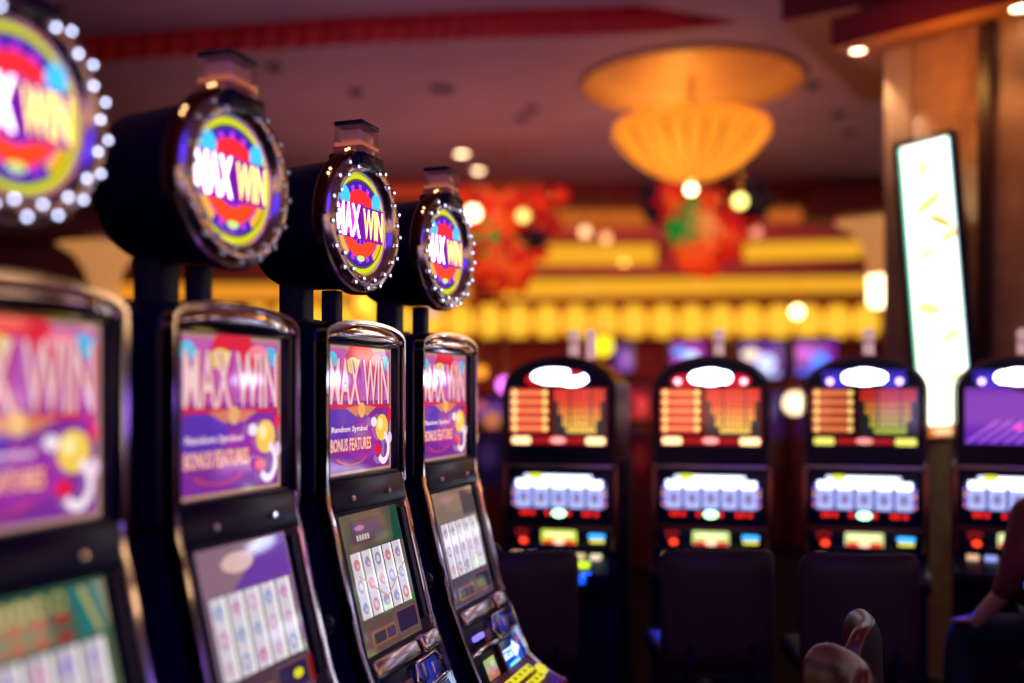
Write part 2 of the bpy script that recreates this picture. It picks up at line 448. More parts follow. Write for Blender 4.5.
    for i in range(9):
        t = i / 8; vs.append((.246, -(.19 + .13 * t ** 1.4) - .004, .90 - .16 * t)); vs.append((.246 - .03 * math.sin(PI * t) - .004, -(.19 + .13 * t ** 1.4) - .022, .90 - .16 * t))
    m.add(vs, [[2 * i, 2 * i + 1, 2 * i + 3, 2 * i + 2] for i in range(8)], glow((170, 200, 250), 1.0), True); m.build('side_glow', root)
    # button deck
    M, H = slant((.236, .782), (.384, .70))
    m = MB(); m.M = M; m.box((0, 0, 0), (.535, .022, H), DECK, .006); dk = m.build('button_deck', root)
    bt = None
    for r in range(2):
        for i in range(6):
            c = (-.155 + i * .058, -.016, .033 - r * .05)
            if bt is None:
                m = MB(); m.M = M; m.box((0, 0, 0), (.044, .016, .032), glow((236, 222, 30), .95), .005)
                m.rect(-.012, -.006, .012, -.001, glow((90, 70, 20), .5), 12.5); m.rect(-.012, .002, .010, .006, glow((90, 70, 20), .5), 12.5)
                bt = m.build('button', dk); b = bt
            else:
                b = bt.copy(); C.objects.link(b); b.parent = dk
            b.location = M.to_3x3() @ Vector(c)
    m = MB(); m.M = M; m.lathe([(0, -.028), (.02, -.027), (.026, -.02), (.026, -.01)], (.205, 0, .0), glow((240, 226, 60), 1.0), 20, 'y'); m.build('spin_button', dk)
    m = MB(); m.sweep([(-.268, -.386, .690), (.268, -.386, .690)], [(-.02, -.0), (-.02, .012), (-.01, .02), (.01, .02), (.02, .012), (.02, 0)], mat('orange_red_deck_edge', (190, 62, 40), .2), B=(0, 0, 1)); m.build('deck_nose', root, 50, True)
    # pull lever on the right-hand side
    m = MB(); m.lathe([(0, .0), (.035, .0), (.04, .01), (.04, .03), (0, .034)][::-1], (.255, -.02, .93), BLACKM, 20, 'x'); lv = m.build('lever_hub', root, 40, True)
    m = MB(); m.tube([(.30, -.02, .93), (.318, -.04, 1.02), (.318, -.07, 1.10), (.318, -.085, 1.15)], .009, BLACK); m.build('lever_arm', lv)
    m = MB(); m.sphere((.318, -.088, 1.17), .031, BLACK, 20); m.build('lever_ball', lv)
    # topper: post, drum, ring, glass, lamps
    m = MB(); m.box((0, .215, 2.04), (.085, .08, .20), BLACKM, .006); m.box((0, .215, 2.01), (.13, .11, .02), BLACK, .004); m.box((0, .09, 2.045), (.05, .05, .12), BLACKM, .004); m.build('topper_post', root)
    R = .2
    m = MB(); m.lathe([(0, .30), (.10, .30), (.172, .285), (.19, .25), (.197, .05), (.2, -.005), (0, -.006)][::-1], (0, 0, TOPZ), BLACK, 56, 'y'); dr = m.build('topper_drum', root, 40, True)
    m = MB(); m.lathe([(.2, .03), (.214, .025), (.216, -.002), (.208, -.018), (.196, -.032), (.176, -.036), (.160, -.028), (.150, -.012), (.148, -.002)], (0, 0, TOPZ), RINGC, 64, 'y'); m.build('chrome_ring', dr, 50)
    m = MB(); m.lathe([(.2165, .015), (.222, .013), (.224, -.006), (.220, -.022), (.212, -.024)], (0, 0, TOPZ), BRONZE, 22, 'y', a0=PI * .52, a1=PI * 1.0); m.build('ring_hood', dr, 50)
    for a in (.62, .645, .80, .825):
        m = MB(); m.sphere((.228 * math.cos(PI * a), -.02, TOPZ + .228 * math.sin(PI * a)), .004, glow((255, 190, 130), 5), 8); m.build('amber_lamp', dr)
    m = MB(); m.M = Matrix.Translation((0, -.006, TOPZ)); g = glow
    m.ring(0, 0, .134, .149, g((214, 216, 40), 1.1), 0, n=48); m.ring(0, 0, .130, .136, g((90, 110, 20), .8), 1, n=48)
    m.ell(0, 0, .132, .132, g((66, 24, 170), 1.2), 0, 48)
    for i in range(16):
        a = 2 * PI * i / 16; m.poly([(0, 0), (.12 * math.cos(a - .08), .12 * math.sin(a - .08)), (.12 * math.cos(a + .08), .12 * math.sin(a + .08))], g((190, 60, 220), 1.2), 2)
    m.ring(0, 0, .062, .104, g((236, 40, 50), 1.4), 3, .45, PI - .45); m.ring(0, 0, .062, .104, g((240, 66, 34), 1.4), 3, PI + .4, 2 * PI - .4)
    m.ring(0, -.005, .106, .126, g((250, 180, 40), 1.2), 4, PI + .35, PI + .9); m.ring(0, -.005, .106, .126, g((250, 180, 40), 1.2), 4, -.9, -.3)
    m.ell(-.090, .074, .028, .03, g((60, 176, 250), 1.6), 5); m.ell(.090, .074, .026, .03, g((60, 176, 250), 1.6), 5)
    m.ell(0, -.105, .022, .009, g((180, 220, 120), 1.5), 5)
    m.poly([(-.142, .056), (.13, .056), (.128, -.05), (-.138, -.048)], g((120, 24, 170), 1.1), 6)
    m.poly([(-.136, .046), (-.02, .046), (-.02, -.036), (-.132, -.038)], g((226, 50, 200), 1.5), 7)
    m.text('MAX', -.072, .006, .104, .138, g((255, 60, 190), 1.5), 7.6, .06); m.text('MAX', -.072, .006, .100, .132, g((255, 246, 255), 3.6), 8, .02)
    m.text('WIN', .068, .002, .096, .122, g((240, 50, 20), 1.4), 8, .06)
    m.text('WIN', .068, .004, .090, .114, g((255, 236, 140), 2.4), 9, .015)
    m.build('topper_glass', dr)
    bl = None
    nb = 17
    for i in range(nb):
        for q in range(2):
            a = 2 * PI * (i + .5 * q + .25) / nb; rr = .196 if q else .172
            if bl is None:
                m = MB(); m.sphere((0, 0, 0), .0046, g((205, 214, 255), 5), 8, (1.25, .8, .8)); m.lathe([(.0085, .006), (.0085, -.001), (.006, -.002)], (0, 0, 0), CHROMEB, 10, 'y'); bl = m.build('bulb', dr); b = bl
            else:
                b = bl.copy(); C.objects.link(b); b.parent = dr
            b.location = (rr * math.cos(a), -.036 if q else -.040, TOPZ + rr * math.sin(a))
    # candle lamp on top
    zc = TOPZ + .2
    zc -= .03
    m = MB(); m.box((0, .005, zc + .016), (.15, .12, .04), BLACK, .008); cd = m.build('candle_base', root)
    sm = mat('smoked_candle_lens', (150, 104, 110), .15, spec=.8, alpha=.5, emit=(150, 90, 90), es=.12)
    m = MB(); m.box((0, .005, zc + .078), (.138, .108, .098), sm, .016, 3, taper=.90); m.build('candle_lens', cd)
    m = MB(); m.box((0, .005, zc + .046), (.125, .095, .024), glow((110, 24, 24), .6), .004); m.box((0, .005, zc + .064), (.124, .094, .010), glow((240, 130, 80), .8), .003); m.box((0, .005, zc + .092), (.10, .07, .03), mat('frosted_candle_core', (200, 150, 150), .5, emit=(180, 110, 110), es=.25), .004); m.build('candle_core', cd)
    m = MB(); m.box((0, .005, zc + .127), (.128, .098, .014), BLACK, .006); m.build('candle_cap', cd)
    return root

TH = math.radians(19)
U = Vector((math.sin(TH), math.cos(TH), 0)); P4 = Vector((-.247, 3.69, 0)) - U * .02
slot = make_slot()
labs = ['nearest slot machine cut by left edge, green lower glass and large soft topper',
        'second slot machine from left, mauve lower glass and round lit topper',
        'third slot machine from left, olive lower glass with crossed reel lines',
        'farthest slot machine of left row, button deck and blue arrow sign in view']
roots = [slot] + [copy_tree(slot) for _ in range(3)]
for i, r in enumerate(roots):
    r.location = P4 - U * .66 * (3 - i); r.rotation_euler = (0, 0, PI / 2 - TH); r.scale = (.93, 1, 1)
    tag(r, labs[i], 'slot machine', 'slot machines with round toppers in the left row')
    for ch in r.children:
        if ch.name.startswith('topper_drum'):
            ch.rotation_euler = (0, 0, math.radians(-6)); bm_ = None
            for b in ch.children:
                if b.name.startswith('bulb'):
                    if bm_ is None: bm_ = b.data.copy(); bm_.materials[0] = glow((205, 214, 255), (10, .5, 4, 5)[i])
                    b.data = bm_
    M, H = slant((.034, 1.435), (.129, 1.04))
    m = MB(); m.M = M; reel_art(m, .2, H / 2, i); m.build('reel_glass', r)

# ================================================================== back row, facing the camera
def num_rows(m, x0, x1, z0, z1, pal, k):
    cols, rows = 12, 7
    for r in range(rows):
        f0 = r * .035; 
        for c in range(cols):
            u = c / (cols - 1)
            if r > 1 and (u < .04 * (r - 1) or u > 1.0 - .03 * (r - 1)): continue
            if c in (3, 8) and r < 6: wd = .55
            else: wd = .86
            a = x0 + (x1 - x0) * c / cols; z = z1 - (z1 - z0) * (r + .12) / rows
            m.rect(a, z - (z1 - z0) / rows * .74, a + (x1 - x0) / cols * wd, z, glow(pal[min(r, 6)], k), 3)

def make_back_slot(v):
    root = empty('slot_machine')
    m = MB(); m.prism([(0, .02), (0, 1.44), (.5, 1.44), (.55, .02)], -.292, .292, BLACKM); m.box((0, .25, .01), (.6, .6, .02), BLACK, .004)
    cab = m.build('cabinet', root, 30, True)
    # arched head
    def dome(hw, z0, zs, zc, n=22):
        return [(-hw, z0), (hw, z0)] + [(hw * math.cos(PI * i / n), zs + (zc - zs) * math.sin(PI * i / n)) for i in range(n + 1)]
    m = MB(); m.prism(dome(.278, 1.44, 1.80, 1.962), -.01, .50, SIDE, 'y'); hd = m.build('head', root, 30, True)
    m = MB(); m.prism(dome(.27, 1.445, 1.80, 1.954), -.045, -.01, BLACK, 'y'); m.build('head_bezel', hd, 30, True)
    pth = [(x, -.012, z) for x, z in dome(.284, 1.45, 1.80, 1.966)[1:]] + [(-.284, -.012, 1.45)]
    m = MB(); m.sweep(pth, [(-.02, -.006), (-.02, .004), (.02, .004), (.02, -.006)], ARCHM, B=(0, 1, 0)); m.build('metal_arch', hd, 40, True)
    # paytable display
    m = MB(); m.M = Matrix.Translation((0, -.047, 0))
    fl = [(196, 20, 30), (196, 20, 34), (60, 50, 190), (60, 50, 190)][v]
    wt = glow((214, 224, 255), 11.0)
    if v == 0:
        m.ell(-.02, 1.868, .115, .040, wt, 3); m.ell(.07, 1.855, .08, .036, wt, 3); m.ell(.085, 1.88, .04, .016, glow((200, 30, 40), 1.2), 4); m.ell(-.12, 1.85, .05, .03, glow(fl, 1.2), 2)
    else:
        m.ell(0, 1.864, .085, .041, wt, 3); m.ell(.06, 1.862, .045, .032, wt, 3); m.ell(-.06, 1.862, .045, .032, wt, 3)
        for s in (-1, 1):
            m.ell(s * .125, 1.845, .07, .034, glow(fl, 1.2), 2); m.ell(s * .16, 1.842, .016, .016, glow((236, 190, 220), 3), 4)
            for q in range(4): m.rect(s * .14 - .06, 1.86 + .011 * q, s * .14 + .05, 1.864 + .011 * q, glow((70, 60, 220), 1.1), 3) if v > 1 else None
    if v < 3:
        bgc = (110, 14, 20) if v < 2 else (44, 14, 22)
        m.rect(-.248, 1.525, .248, 1.812, glow(bgc, .8), 1)
        kk = 1.35 if v < 2 else 1.0
        pal = [(238, 62, 44), (240, 66, 44), (240, 84, 44), (248, 130, 60), (250, 160, 70), (252, 186, 80), (250, 200, 84)] if v < 2 else [(222, 42, 24), (226, 52, 24), (232, 120, 34), (222, 150, 40), (210, 170, 40), (196, 190, 40), (190, 200, 40)]
        m.rect(-.022, 1.575, .24, 1.80, glow((70, 60, 66) if v < 2 else (40, 40, 44), .7), 2)
        num_rows(m, -.018, .236, 1.585, 1.805, pal, kk)
        for r in range(5):
            z = 1.785 - r * .044
            m.rect(-.244, z - .017, -.05, z + .017, glow((240, 80, 60) if v < 2 else (220, 84, 50), kk * .9), 3, .012)
            m.rect(-.205, z - .004, -.085, z + .004, glow((250, 170, 100), kk), 4, .003)
            m.ell(-.222, z, .013, .015, glow((255, 206, 120), 1.4 * kk), 5); m.ell(-.066, z, .013, .013, glow((250, 220, 120), 1.3 * kk), 5)
        e = (255, 210, 150) if v < 2 else (206, 200, 90)
        m.rect(-.236, 1.53, -.14, 1.566, glow(e, 1.8 * kk), 4, .012); m.rect(.14, 1.53, .238, 1.566, glow(e, 1.8 * kk), 4, .012)
        m.ell(0, 1.55, .04, .016, glow((250, 150, 150), 1.4 * kk), 4)
        m.rect(-.13, 1.536, .13, 1.562, glow((190, 30, 34), .9), 3)
    else:
        m.rect(-.235, 1.535, .245, 1.81, glow((104, 40, 190), .9), 1)
        for q in range(9):
            x = -.235 + q * .055
            m.poly([(x, 1.54), (x + .014, 1.54), (min(x + .16, .245), 1.54 + .7 * (min(x + .16, .245) - x)), (min(x + .14, .23), 1.54 + .7 * (min(x + .14, .23) - x) + .012)], glow((190, 110, 240), 1.0), 2)
        m.poly([(-.05, 1.81), (.10, 1.81), (.245, 1.60), (.245, 1.70)], glow((40, 16, 90), .6), 3)
        m.ell(.0, 1.62, .02, .015, glow((240, 70, 190), 1.4), 4)
    m.build('paytable_display', hd)
    # lower frame and reels
    m = MB()
    for s in (-1, 1): m.box((s * .282, -.012, 1.215), (.03, .05, .43), BRONZE, .006)
    m.box((0, -.012, 1.418), (.56, .045, .02), CHROMEB, .005); m.box((0, -.012, 1.118), (.56, .05, .016), BRONZE, .005)
    m.build('reel_frame', root)
    m = MB(); m.box((0, -.008, 1.275), (.535, .03, .27), BLACK, .004); rb = m.build('reel_bezel', root)
    m = MB(); m.M = Matrix.Translation((0, -.026, 0))
    m.rect(-.18, 1.352, .17, 1.376, glow((216, 224, 255), 2.0), 1, .01); m.rect(-.15, 1.352, -.09, 1.38, glow((216, 226, 60), 1.6), 2, .008)
    for i in range(9): m.rect(-.08 + i * .026, 1.358, -.064 + i * .026, 1.37, glow((255, 255, 255), 4), 2, .004)
    m.rect(-.236, 1.205, .236, 1.356, glow((70, 70, 160), .6), 0, .02)
    for s in (-1, 1):
        for q in range(4): m.ell(s * .232, 1.23 + q * .026, .009, .01, glow([(220, 120, 160), (120, 90, 220), (230, 160, 110), (150, 120, 230)][q], 1.3), 2)
    for i in range(5):
        x = -.182 + i * .091
        m.rect(x - .038, 1.212, x + .038, 1.35, glow((176, 182, 250), 1.25), 2, .006)
        m.rect(x - .038, 1.312, x + .038, 1.35, glow((228, 234, 255), 3.5), 3, .006)
        m.ell(x, 1.262, .02, .026, glow((96, 96, 176), .8), 4); m.ell(x, 1.262, .009, .012, glow((200, 170, 190), 1.0), 5); m.rect(x - .028, 1.220, x + .028, 1.236, glow((190, 196, 240), 1.1), 4, .004)
    for x in (-.19, -.165, -.135, -.06, .05, .13, .155, .19):
        m.rect(x - .010, 1.172, x + .010, 1.194, glow((236, 34, 26), 1.6), 2, .006)
    m.ell(0, 1.183, .034, .018, glow((170, 255, 190), 5), 3)
    m.build('reel_display', rb)
    # belly strip with lit boxes
    m = MB(); m.box((0, -.008, 1.063), (.535, .03, .094), BLACK, .004); bs = m.build('lit_panel', root)
    m = MB(); m.M = Matrix.Translation((0, -.026, 0))
    yb = [(206, 216, 80), (190, 214, 130), (206, 216, 150), (206, 216, 150)][v]
    m.rect(-.09, 1.03, .09, 1.10, glow(yb, 1.3), 1, .008); m.rect(-.085, 1.03, .085, 1.05, glow((220, 60, 30), 1.3), 2, .006); m.ell(0, 1.042, .03, .014, glow((255, 200, 170), 1.8), 3); m.rect(-.07, 1.07, .07, 1.085, glow((240, 244, 180), 1.6), 2, .004)
    m.rect(.15, 1.062, .232, 1.086, glow((60, 170, 255), 1.9), 1, .008); m.rect(.155, 1.042, .23, 1.058, glow((230, 214, 70), 1.6), 1, .006)
    for x, z in ((-.215, 1.09), (-.19, 1.095), (-.165, 1.088), (-.21, 1.066), (-.18, 1.07)): m.rect(x - .009, z - .006, x + .009, z + .006, glow((190, 34, 40), .9), 1, .004)
    m.ell(-.182, 1.042, .02, .015, glow((255, 60, 30), 2.6), 2)
    m.build('lit_boxes', bs)
    # deck
    m = MB(); m.prism([(-.01, 1.0), (-.25, .93), (-.27, .90), (-.25, .86), (0, .80)], -.28, .28, BLACK); dk = m.build('button_deck', root, 30, True)
    M, H = slant((.012, 1.003), (.248, .934))
    cols = [(236, 190, 150), (160, 170, 250), (150, 150, 240), (120, 90, 200), (236, 206, 150), (250, 230, 190)]
    for i in range(6):
        m = MB(); m.M = M; m.box((-.2 + i * .08, -.008, .03), (.055, .016, .045), glow(cols[i], 1.1), .006); m.build('deck_button', dk)
    m = MB(); m.M = M; m.box((.12, -.008, -.06), (.13, .014, .05), glow((186, 236, 40), 1.8), .005); m.build('lit_button', dk)
    m = MB(); m.box((.10, -.268, .905), (.16, .02, .045), glow((20, 80, 240), 1.8), .006); m.build('blue_lamp', dk)
    # candle tube
    m = MB(); m.lathe([(0, 1.955), (.036, 1.955), (.036, 1.975), (.028, 1.98)], (.03, .2, 0), CHROMEB, 20); cb = m.build('candle_base', root)
    ps = mat('pale_candle_tube', (236, 206, 204), .25, emit=(230, 180, 176), es=.6)
    m = MB(); m.lathe([(.028, 1.98), (.028, 2.095), (.022, 2.11), (0, 2.112)], (.03, .2, 0), ps, 20); m.build('candle_tube', cb)
    m = MB(); m.lathe([(.03, 2.04), (.0305, 2.046), (.03, 2.052)], (.03, .2, 0), CHROMEB, 20); m.build('candle_band', cb)
    return root

bl = ['slot machine at left of back row, reddish paytable with a slanted white badge',
      'second slot machine of back row, red and orange paytable under white badge',
      'third slot machine of back row, yellow-green numbers on its dark paytable',
      'slot machine at right edge of back row, violet striped top screen']
bx = [560, 711, 864, 1018]
for i in range(4):
    Y = 5.03 - .05 * i
    r = make_back_slot(i); r.location = ((bx[i] - 512) / 1000 * Y, Y, 0); r.rotation_euler = (0, 0, math.radians((-15, -14, -17, -25)[i]))
    tag(r, bl[i], 'slot machine', 'slot machines of the back row')
    if i == 0:
        m = MB(); m.lathe([(.026, 1.96), (.026, 2.095), (.02, 2.11), (0, 2.112)], (.12, .2, 0), mat('pale_candle_tube', (236, 206, 204)), 20); m.build('signal_tube', r)

# ================================================================== chairs
def cushion(w, h, t, bend, m, mside, z0, y0=0.0, bev=.05, nx=18, nz=14):
    """padded, curved backrest: front leather, rim, back"""
    b = MB()
    def P(u, v, s):                                # u,v in -1..1, s front/back
        x = u * w / 2; z = v * h / 2
        # rounded corners
        r = bev * 2.0; ax, az = abs(x) - (w / 2 - r), abs(z) - (h / 2 - r)
        if ax > 0 and az > 0:
            d = math.hypot(ax, az); mx = max(ax, az)
            if d > 0: k = mx / d; x = math.copysign(w / 2 - r + ax * k, x); z = math.copysign(h / 2 - r + az * k, z)
        e = max(abs(u), abs(v))
        th = t / 2 * (1 - max(0, e - .72) ** 2 * 6.0) * (1 + .12 * (1 - e))
        return (x, y0 - bend * (2 * x / w) ** 2 + s * th + .0, z0 + z)
    for s, mm in ((-1, m), (1, mside)):
        vs = [P(-1 + 2 * i / nx, -1 + 2 * j / nz, s) for i in range(nx + 1) for j in range(nz + 1)]
        b.add(vs, [[i * (nz + 1) + j, (i + 1) * (nz + 1) + j, (i + 1) * (nz + 1) + j + 1, i * (nz + 1) + j + 1] for i in range(nx) for j in range(nz)], mm, True)
    rim = [(-1 + 2 * i / nx, -1) for i in range(nx)] + [(1, -1 + 2 * j / nz) for j in range(nz)] + [(1 - 2 * i / nx, 1) for i in range(nx)] + [(-1, 1 - 2 * j / nz) for j in range(nz)]
    vs = []
    for u, v in rim:
        a = Vector(P(u, v, -1)); c = Vector(P(u, v, 1)); o = Vector((u, 0, v)).normalized() * .012
        vs += [tuple(a), tuple(a.lerp(c, .25) + o * .8), tuple(a.lerp(c, .5) + o), tuple(a.lerp(c, .75) + o * .8), tuple(c)]
    n = len(rim)
    b.add(vs, [[i * 5 + k, ((i + 1) % n) * 5 + k, ((i + 1) % n) * 5 + k + 1, i * 5 + k + 1] for i in range(n) for k in range(4)], mside if mside is not CLOTHD else m, True)
    bmesh.ops.remove_doubles(b.bm, verts=list(b.bm.verts), dist=.0008)
    return b

def make_chair(face, outer, w=.46, h=.50, t=.07, zt=1.12, bend=.04, bev=.05):
    """front is -Y: the sitter looks towards -Y"""
    root = empty('casino_chair')
    b = cushion(w, h, t, bend, face, outer, zt - h / 2, .24, bev); b.build('backrest', root, 60, True)
    m = MB(); m.box((0, -.02, .665), (.45, .44, .09), face, .035, 4); m.build('seat', root)
    m = MB(); m.box((0, .0, .61), (.40, .38, .03), CLOTHD, .008); m.build('seat_shell', root)
    for s in (-1, 1):
        m = MB(); m.tube([(s * .13, .12, .61), (s * .13, .23, .615), (s * .13, .262, .66), (s * .13, .262, .76)], .013, BLACK, 8); m.build('back_bracket', root)
    m = MB(); m.lathe([(.0, .60), (.06, .60), (.06, .585), (.03, .57), (.03, .03), (0, .03)], (0, 0, 0), CHROMEB, 20); m.build('pedestal', root)
    m = MB(); m.lathe([(0, .055), (.03, .055), (.20, .02), (.23, .008), (.23, 0), (0, 0)], (0, 0, 0), CHROMEB, 32); m.build('round_foot', root)
    m = MB(); n = 24
    m.tube([(.19 * math.cos(2 * PI * i / n), -.04 + .17 * math.sin(2 * PI * i / n), .28) for i in range(n + 1)], .011, CHROME, 8)
    m.tube([(0, 0, .28), (0, -.2, .28)], .010, CHROME, 8); m.build('foot_ring', root)
    return root

# back-row chairs face the machines (away from the camera)
pc = make_chair(LEATHERD, LEATHERD, w=.46, h=.46, zt=1.13, bev=.022)
spots = [(512, 4.05, 180 + 12, 'dark chair at left of back row, partly behind the left machines', ),
         (717, 4.10, 180 + 4, 'dark square-backed chair centred before the second back-row machine'),
         (866, 4.00, 180 - 2, 'dark square-backed chair before the third back-row machine')]
for i, (x, Y, a, lb) in enumerate(spots):
    c = pc if i == 0 else copy_tree(pc)
    yb = Y + .26
    c.location = ((x - 512) / 1000 * Y, yb, 0); c.rotation_euler = (0, 0, math.radians(a))
    tag(c, lb, 'chair', 'dark chairs in front of the back row')
c = copy_tree(pc); c.location = (2.27, 4.02, 0); c.rotation_euler = (0, 0, math.radians(168)); tag(c, 'dark chair carrying the seated person at right edge', 'chair', 'dark chairs in front of the back row')

fc = make_chair(LEATHER, CLOTHD, w=.40, h=.44, t=.085, zt=1.075, bend=.05, bev=.045)
fc.location = (.68, 2.70, 0); fc.rotation_euler = (0, 0, math.radians(-88)); tag(fc, 'nearer brown leather chair, rounded back seen almost edge-on at bottom', 'chair', 'brown leather chairs in the aisle')
f2 = copy_tree(fc); f2.location = (.89, 3.22, 0); f2.rotation_euler = (0, 0, math.radians(-108)); tag(f2, 'farther brown leather chair, just behind the nearer brown one', 'chair', 'brown leather chairs in the aisle')

# ================================================================== seated person at the right edge
def skin(name, verts, edges, radii, m, parent, root_i=0, lv=2):
    me = bpy.data.meshes.new(name); me.from_pydata(verts, edges, []); me.materials.append(m)
    o = bpy.data.objects.new(name, me); C.objects.link(o); o.parent = parent
    md = o.modifiers.new('skin', 'SKIN'); md.use_smooth_shade = True
    for i, r in enumerate(radii):
        rr = r if isinstance(r, tuple) else (r, r)
        me.skin_vertices[0].data[i].radius = rr; me.skin_vertices[0].data[i].use_root = (i == root_i)
    sb = o.modifiers.new('sub', 'SUBSURF'); sb.levels = lv; sb.render_levels = lv
    return o
SKINM = mat('skin', (196, 132, 116), .5, bump=(80, .05)); SHIRT = mat('maroon_shirt_cloth', (92, 18, 34), .8, bump=(40, .2)); JEANS = mat('blue_denim', (14, 18, 46), .8, bump=(150, .2)); HAIR = mat('dark_hair', (34, 22, 20), .6, bump=(90, .4)); SHOE = mat('black_shoe_leather', (20, 18, 22), .4)
pr = empty('person', (2.27, 4.10, 0)); tag(pr, 'person in maroon shirt and blue trousers seated with back turned at right edge', 'person')
bv = [(0, .0, .80), (0, .0, .96), (.01, .02, 1.14), (.02, .03, 1.30), (.03, .04, 1.40), (.035, .05, 1.47),      # pelvis .. neck
      (-.15, .02, 1.28), (-.235, -.01, 1.00), (-.29, .10, .86), (-.315, .15, .80),                                 # left arm
      (.20, .04, 1.28), (.26, .16, 1.06), (.20, .38, 1.05), (.18, .44, 1.055),                                      # right arm
      (-.10, .04, .77), (-.30, .28, .77), (-.33, .26, .42), (-.33, .25, .34),                                      # left leg
      (.10, .05, .77), (.14, .38, .77), (.14, .40, .42), (.14, .40, .34)]                                        # right leg
be = [(0, 1), (1, 2), (2, 3), (3, 4), (4, 5), (3, 6), (6, 7), (7, 8), (8, 9), (3, 10), (10, 11), (11, 12), (12, 13), (0, 14), (14, 15), (15, 16), (16, 17), (0, 18), (18, 19), (19, 20), (20, 21)]
brd = [(.15, .11), (.13, .10), (.145, .10), (.13, .085), (.055, .055), (.05, .05), .058, .042, .034, .026, .058, .042, .034, .026, .085, .062, .046, .036, .085, .062, .046, .036]
body = skin('body', bv, be, brd, SKINM, pr)
skin('shirt', bv[:5] + [bv[6], tuple(Vector(bv[6]).lerp(Vector(bv[7]), .95)), bv[10], tuple(Vector(bv[10]).lerp(Vector(bv[11]), .95)), tuple(Vector(bv[7]).lerp(Vector(bv[8]), .5))], [(0, 1), (1, 2), (2, 3), (3, 4), (3, 5), (5, 6), (3, 7), (7, 8), (6, 9)], [(.165, .125), (.155, .12), (.165, .118), (.15, .10), (.062, .062), .074, .056, .074, .058, .050], SHIRT, body)
skin('trousers', [bv[0], bv[14], bv[15], bv[16], bv[18], bv[19], bv[20]], [(0, 1), (1, 2), (2, 3), (0, 4), (4, 5), (5, 6)], [(.16, .12), .10, .078, .062, .10, .078, .062], JEANS, body)
def hand(base, d, side, nm):
    """palm and five bent fingers"""
    b = Vector(base); d = Vector(d).normalized(); s = Vector(side).normalized(); n = d.cross(s)
    vs = [b, b + d * .04, b + d * .075]; ed = [(0, 1), (1, 2)]; rd = [(.022, .016), (.034, .015), (.036, .013)]
    for k, (o, L) in enumerate(((-.027, .062), (-.009, .072), (.009, .068), (.027, .054))):
        i0 = len(vs); p = b + d * .082 + s * o
        vs += [p, p + d * L * .5 + n * .006, p + d * L * .85 + n * .022]; ed += [(2, i0), (i0, i0 + 1), (i0 + 1, i0 + 2)]; rd += [.009, .0085, .007]
    i0 = len(vs); vs += [b + d * .03 + s * .036, b + d * .058 + s * .055 + n * .01, b + d * .08 + s * .058 + n * .022]; ed += [(1, i0), (i0, i0 + 1), (i0 + 1, i0 + 2)]; rd += [.012, .010, .008]
    skin(nm, [tuple(v) for v in vs], ed, rd, SKINM, body, 0, 1)
hand((-.315, .15, .80 + .02), (-.05, .8, -.15), (1, 0, 0), 'hand'); hand((.18, .44, 1.055), (-.05, .8, -.1), (-1, 0, 0), 'hand')
m = MB(); hc = (.045, .075, 1.585)
m.sphere(hc, .1, SKINM, 28, (.78, .92, 1.14)); m.sphere((hc[0], hc[1] + .095, hc[2] - .012), .014, SKINM, 10, (.8, 1.2, 1.4))
m.sphere((hc[0], hc[1] + .045, hc[2] - .085), .04, SKINM, 14, (1.1, 1, .7))
for s in (-1, 1):
    m.sphere((hc[0] + s * .079, hc[1] + .0, hc[2] - .01), .025, SKINM, 10, (.35, .7, 1.2)); m.sphere((hc[0] + s * .03, hc[1] + .083, hc[2] + .01), .010, mat('eye_white', (220, 214, 210), .2), 10)
m.box((hc[0], hc[1] + .086, hc[2] - .055), (.04, .01, .008), mat('lip', (150, 70, 66), .5), .003)
hd = m.build('head', body)
m = MB(); t = bmesh.new(); bmesh.ops.create_uvsphere(t, u_segments=28, v_segments=18, radius=.108)
for v_ in t.verts: v_.co = Vector((v_.co.x * .80 + hc[0], v_.co.y * .95 + hc[1] - .012, v_.co.z * 1.12 + hc[2] + .01))
bmesh.ops.delete(t, geom=[v_ for v_ in t.verts if (v_.co.y > hc[1] + .045 and v_.co.z < hc[2] + .05) or v_.co.z < hc[2] - .07], context='VERTS')
m.merge(t, HAIR, True); m.build('hair', hd)
for x, y in ((-.33, .30), (.14, .45)):
    m = MB(); m.box((x, y, .285), (.09, .25, .06), SHOE, .025, 3); m.box((x, y - .07, .32), (.08, .10, .07), SHOE, .02, 3); m.build('shoe', body)

# ================================================================== the room
CEIL = 4.88
def structure(b, name, rec=True, sharp=30):
    o = b.build(name, None, sharp, rec); o['kind'] = 'structure'; return o
CARPET = mat('patterned_carpet', (14, 8, 30), .95, spec=.1, noise=(3, (26, 9, 30), .45, .6))
CEILM = mat('mauve_ceiling_plaster', (190, 148, 150), .75, noise=(1.2, (200, 158, 156), .3, .7))
REDW = mat('dark_red_wall', (120, 16, 34), .6, noise=(2, (96, 12, 30), .35, .65))
REDF = mat('dark_red_fascia', (120, 22, 36), .5, noise=(3, (104, 18, 34), .35, .65))
m = MB(); m.box((0, 9, -.05), (26, 30, .1), CARPET); structure(m, 'floor')
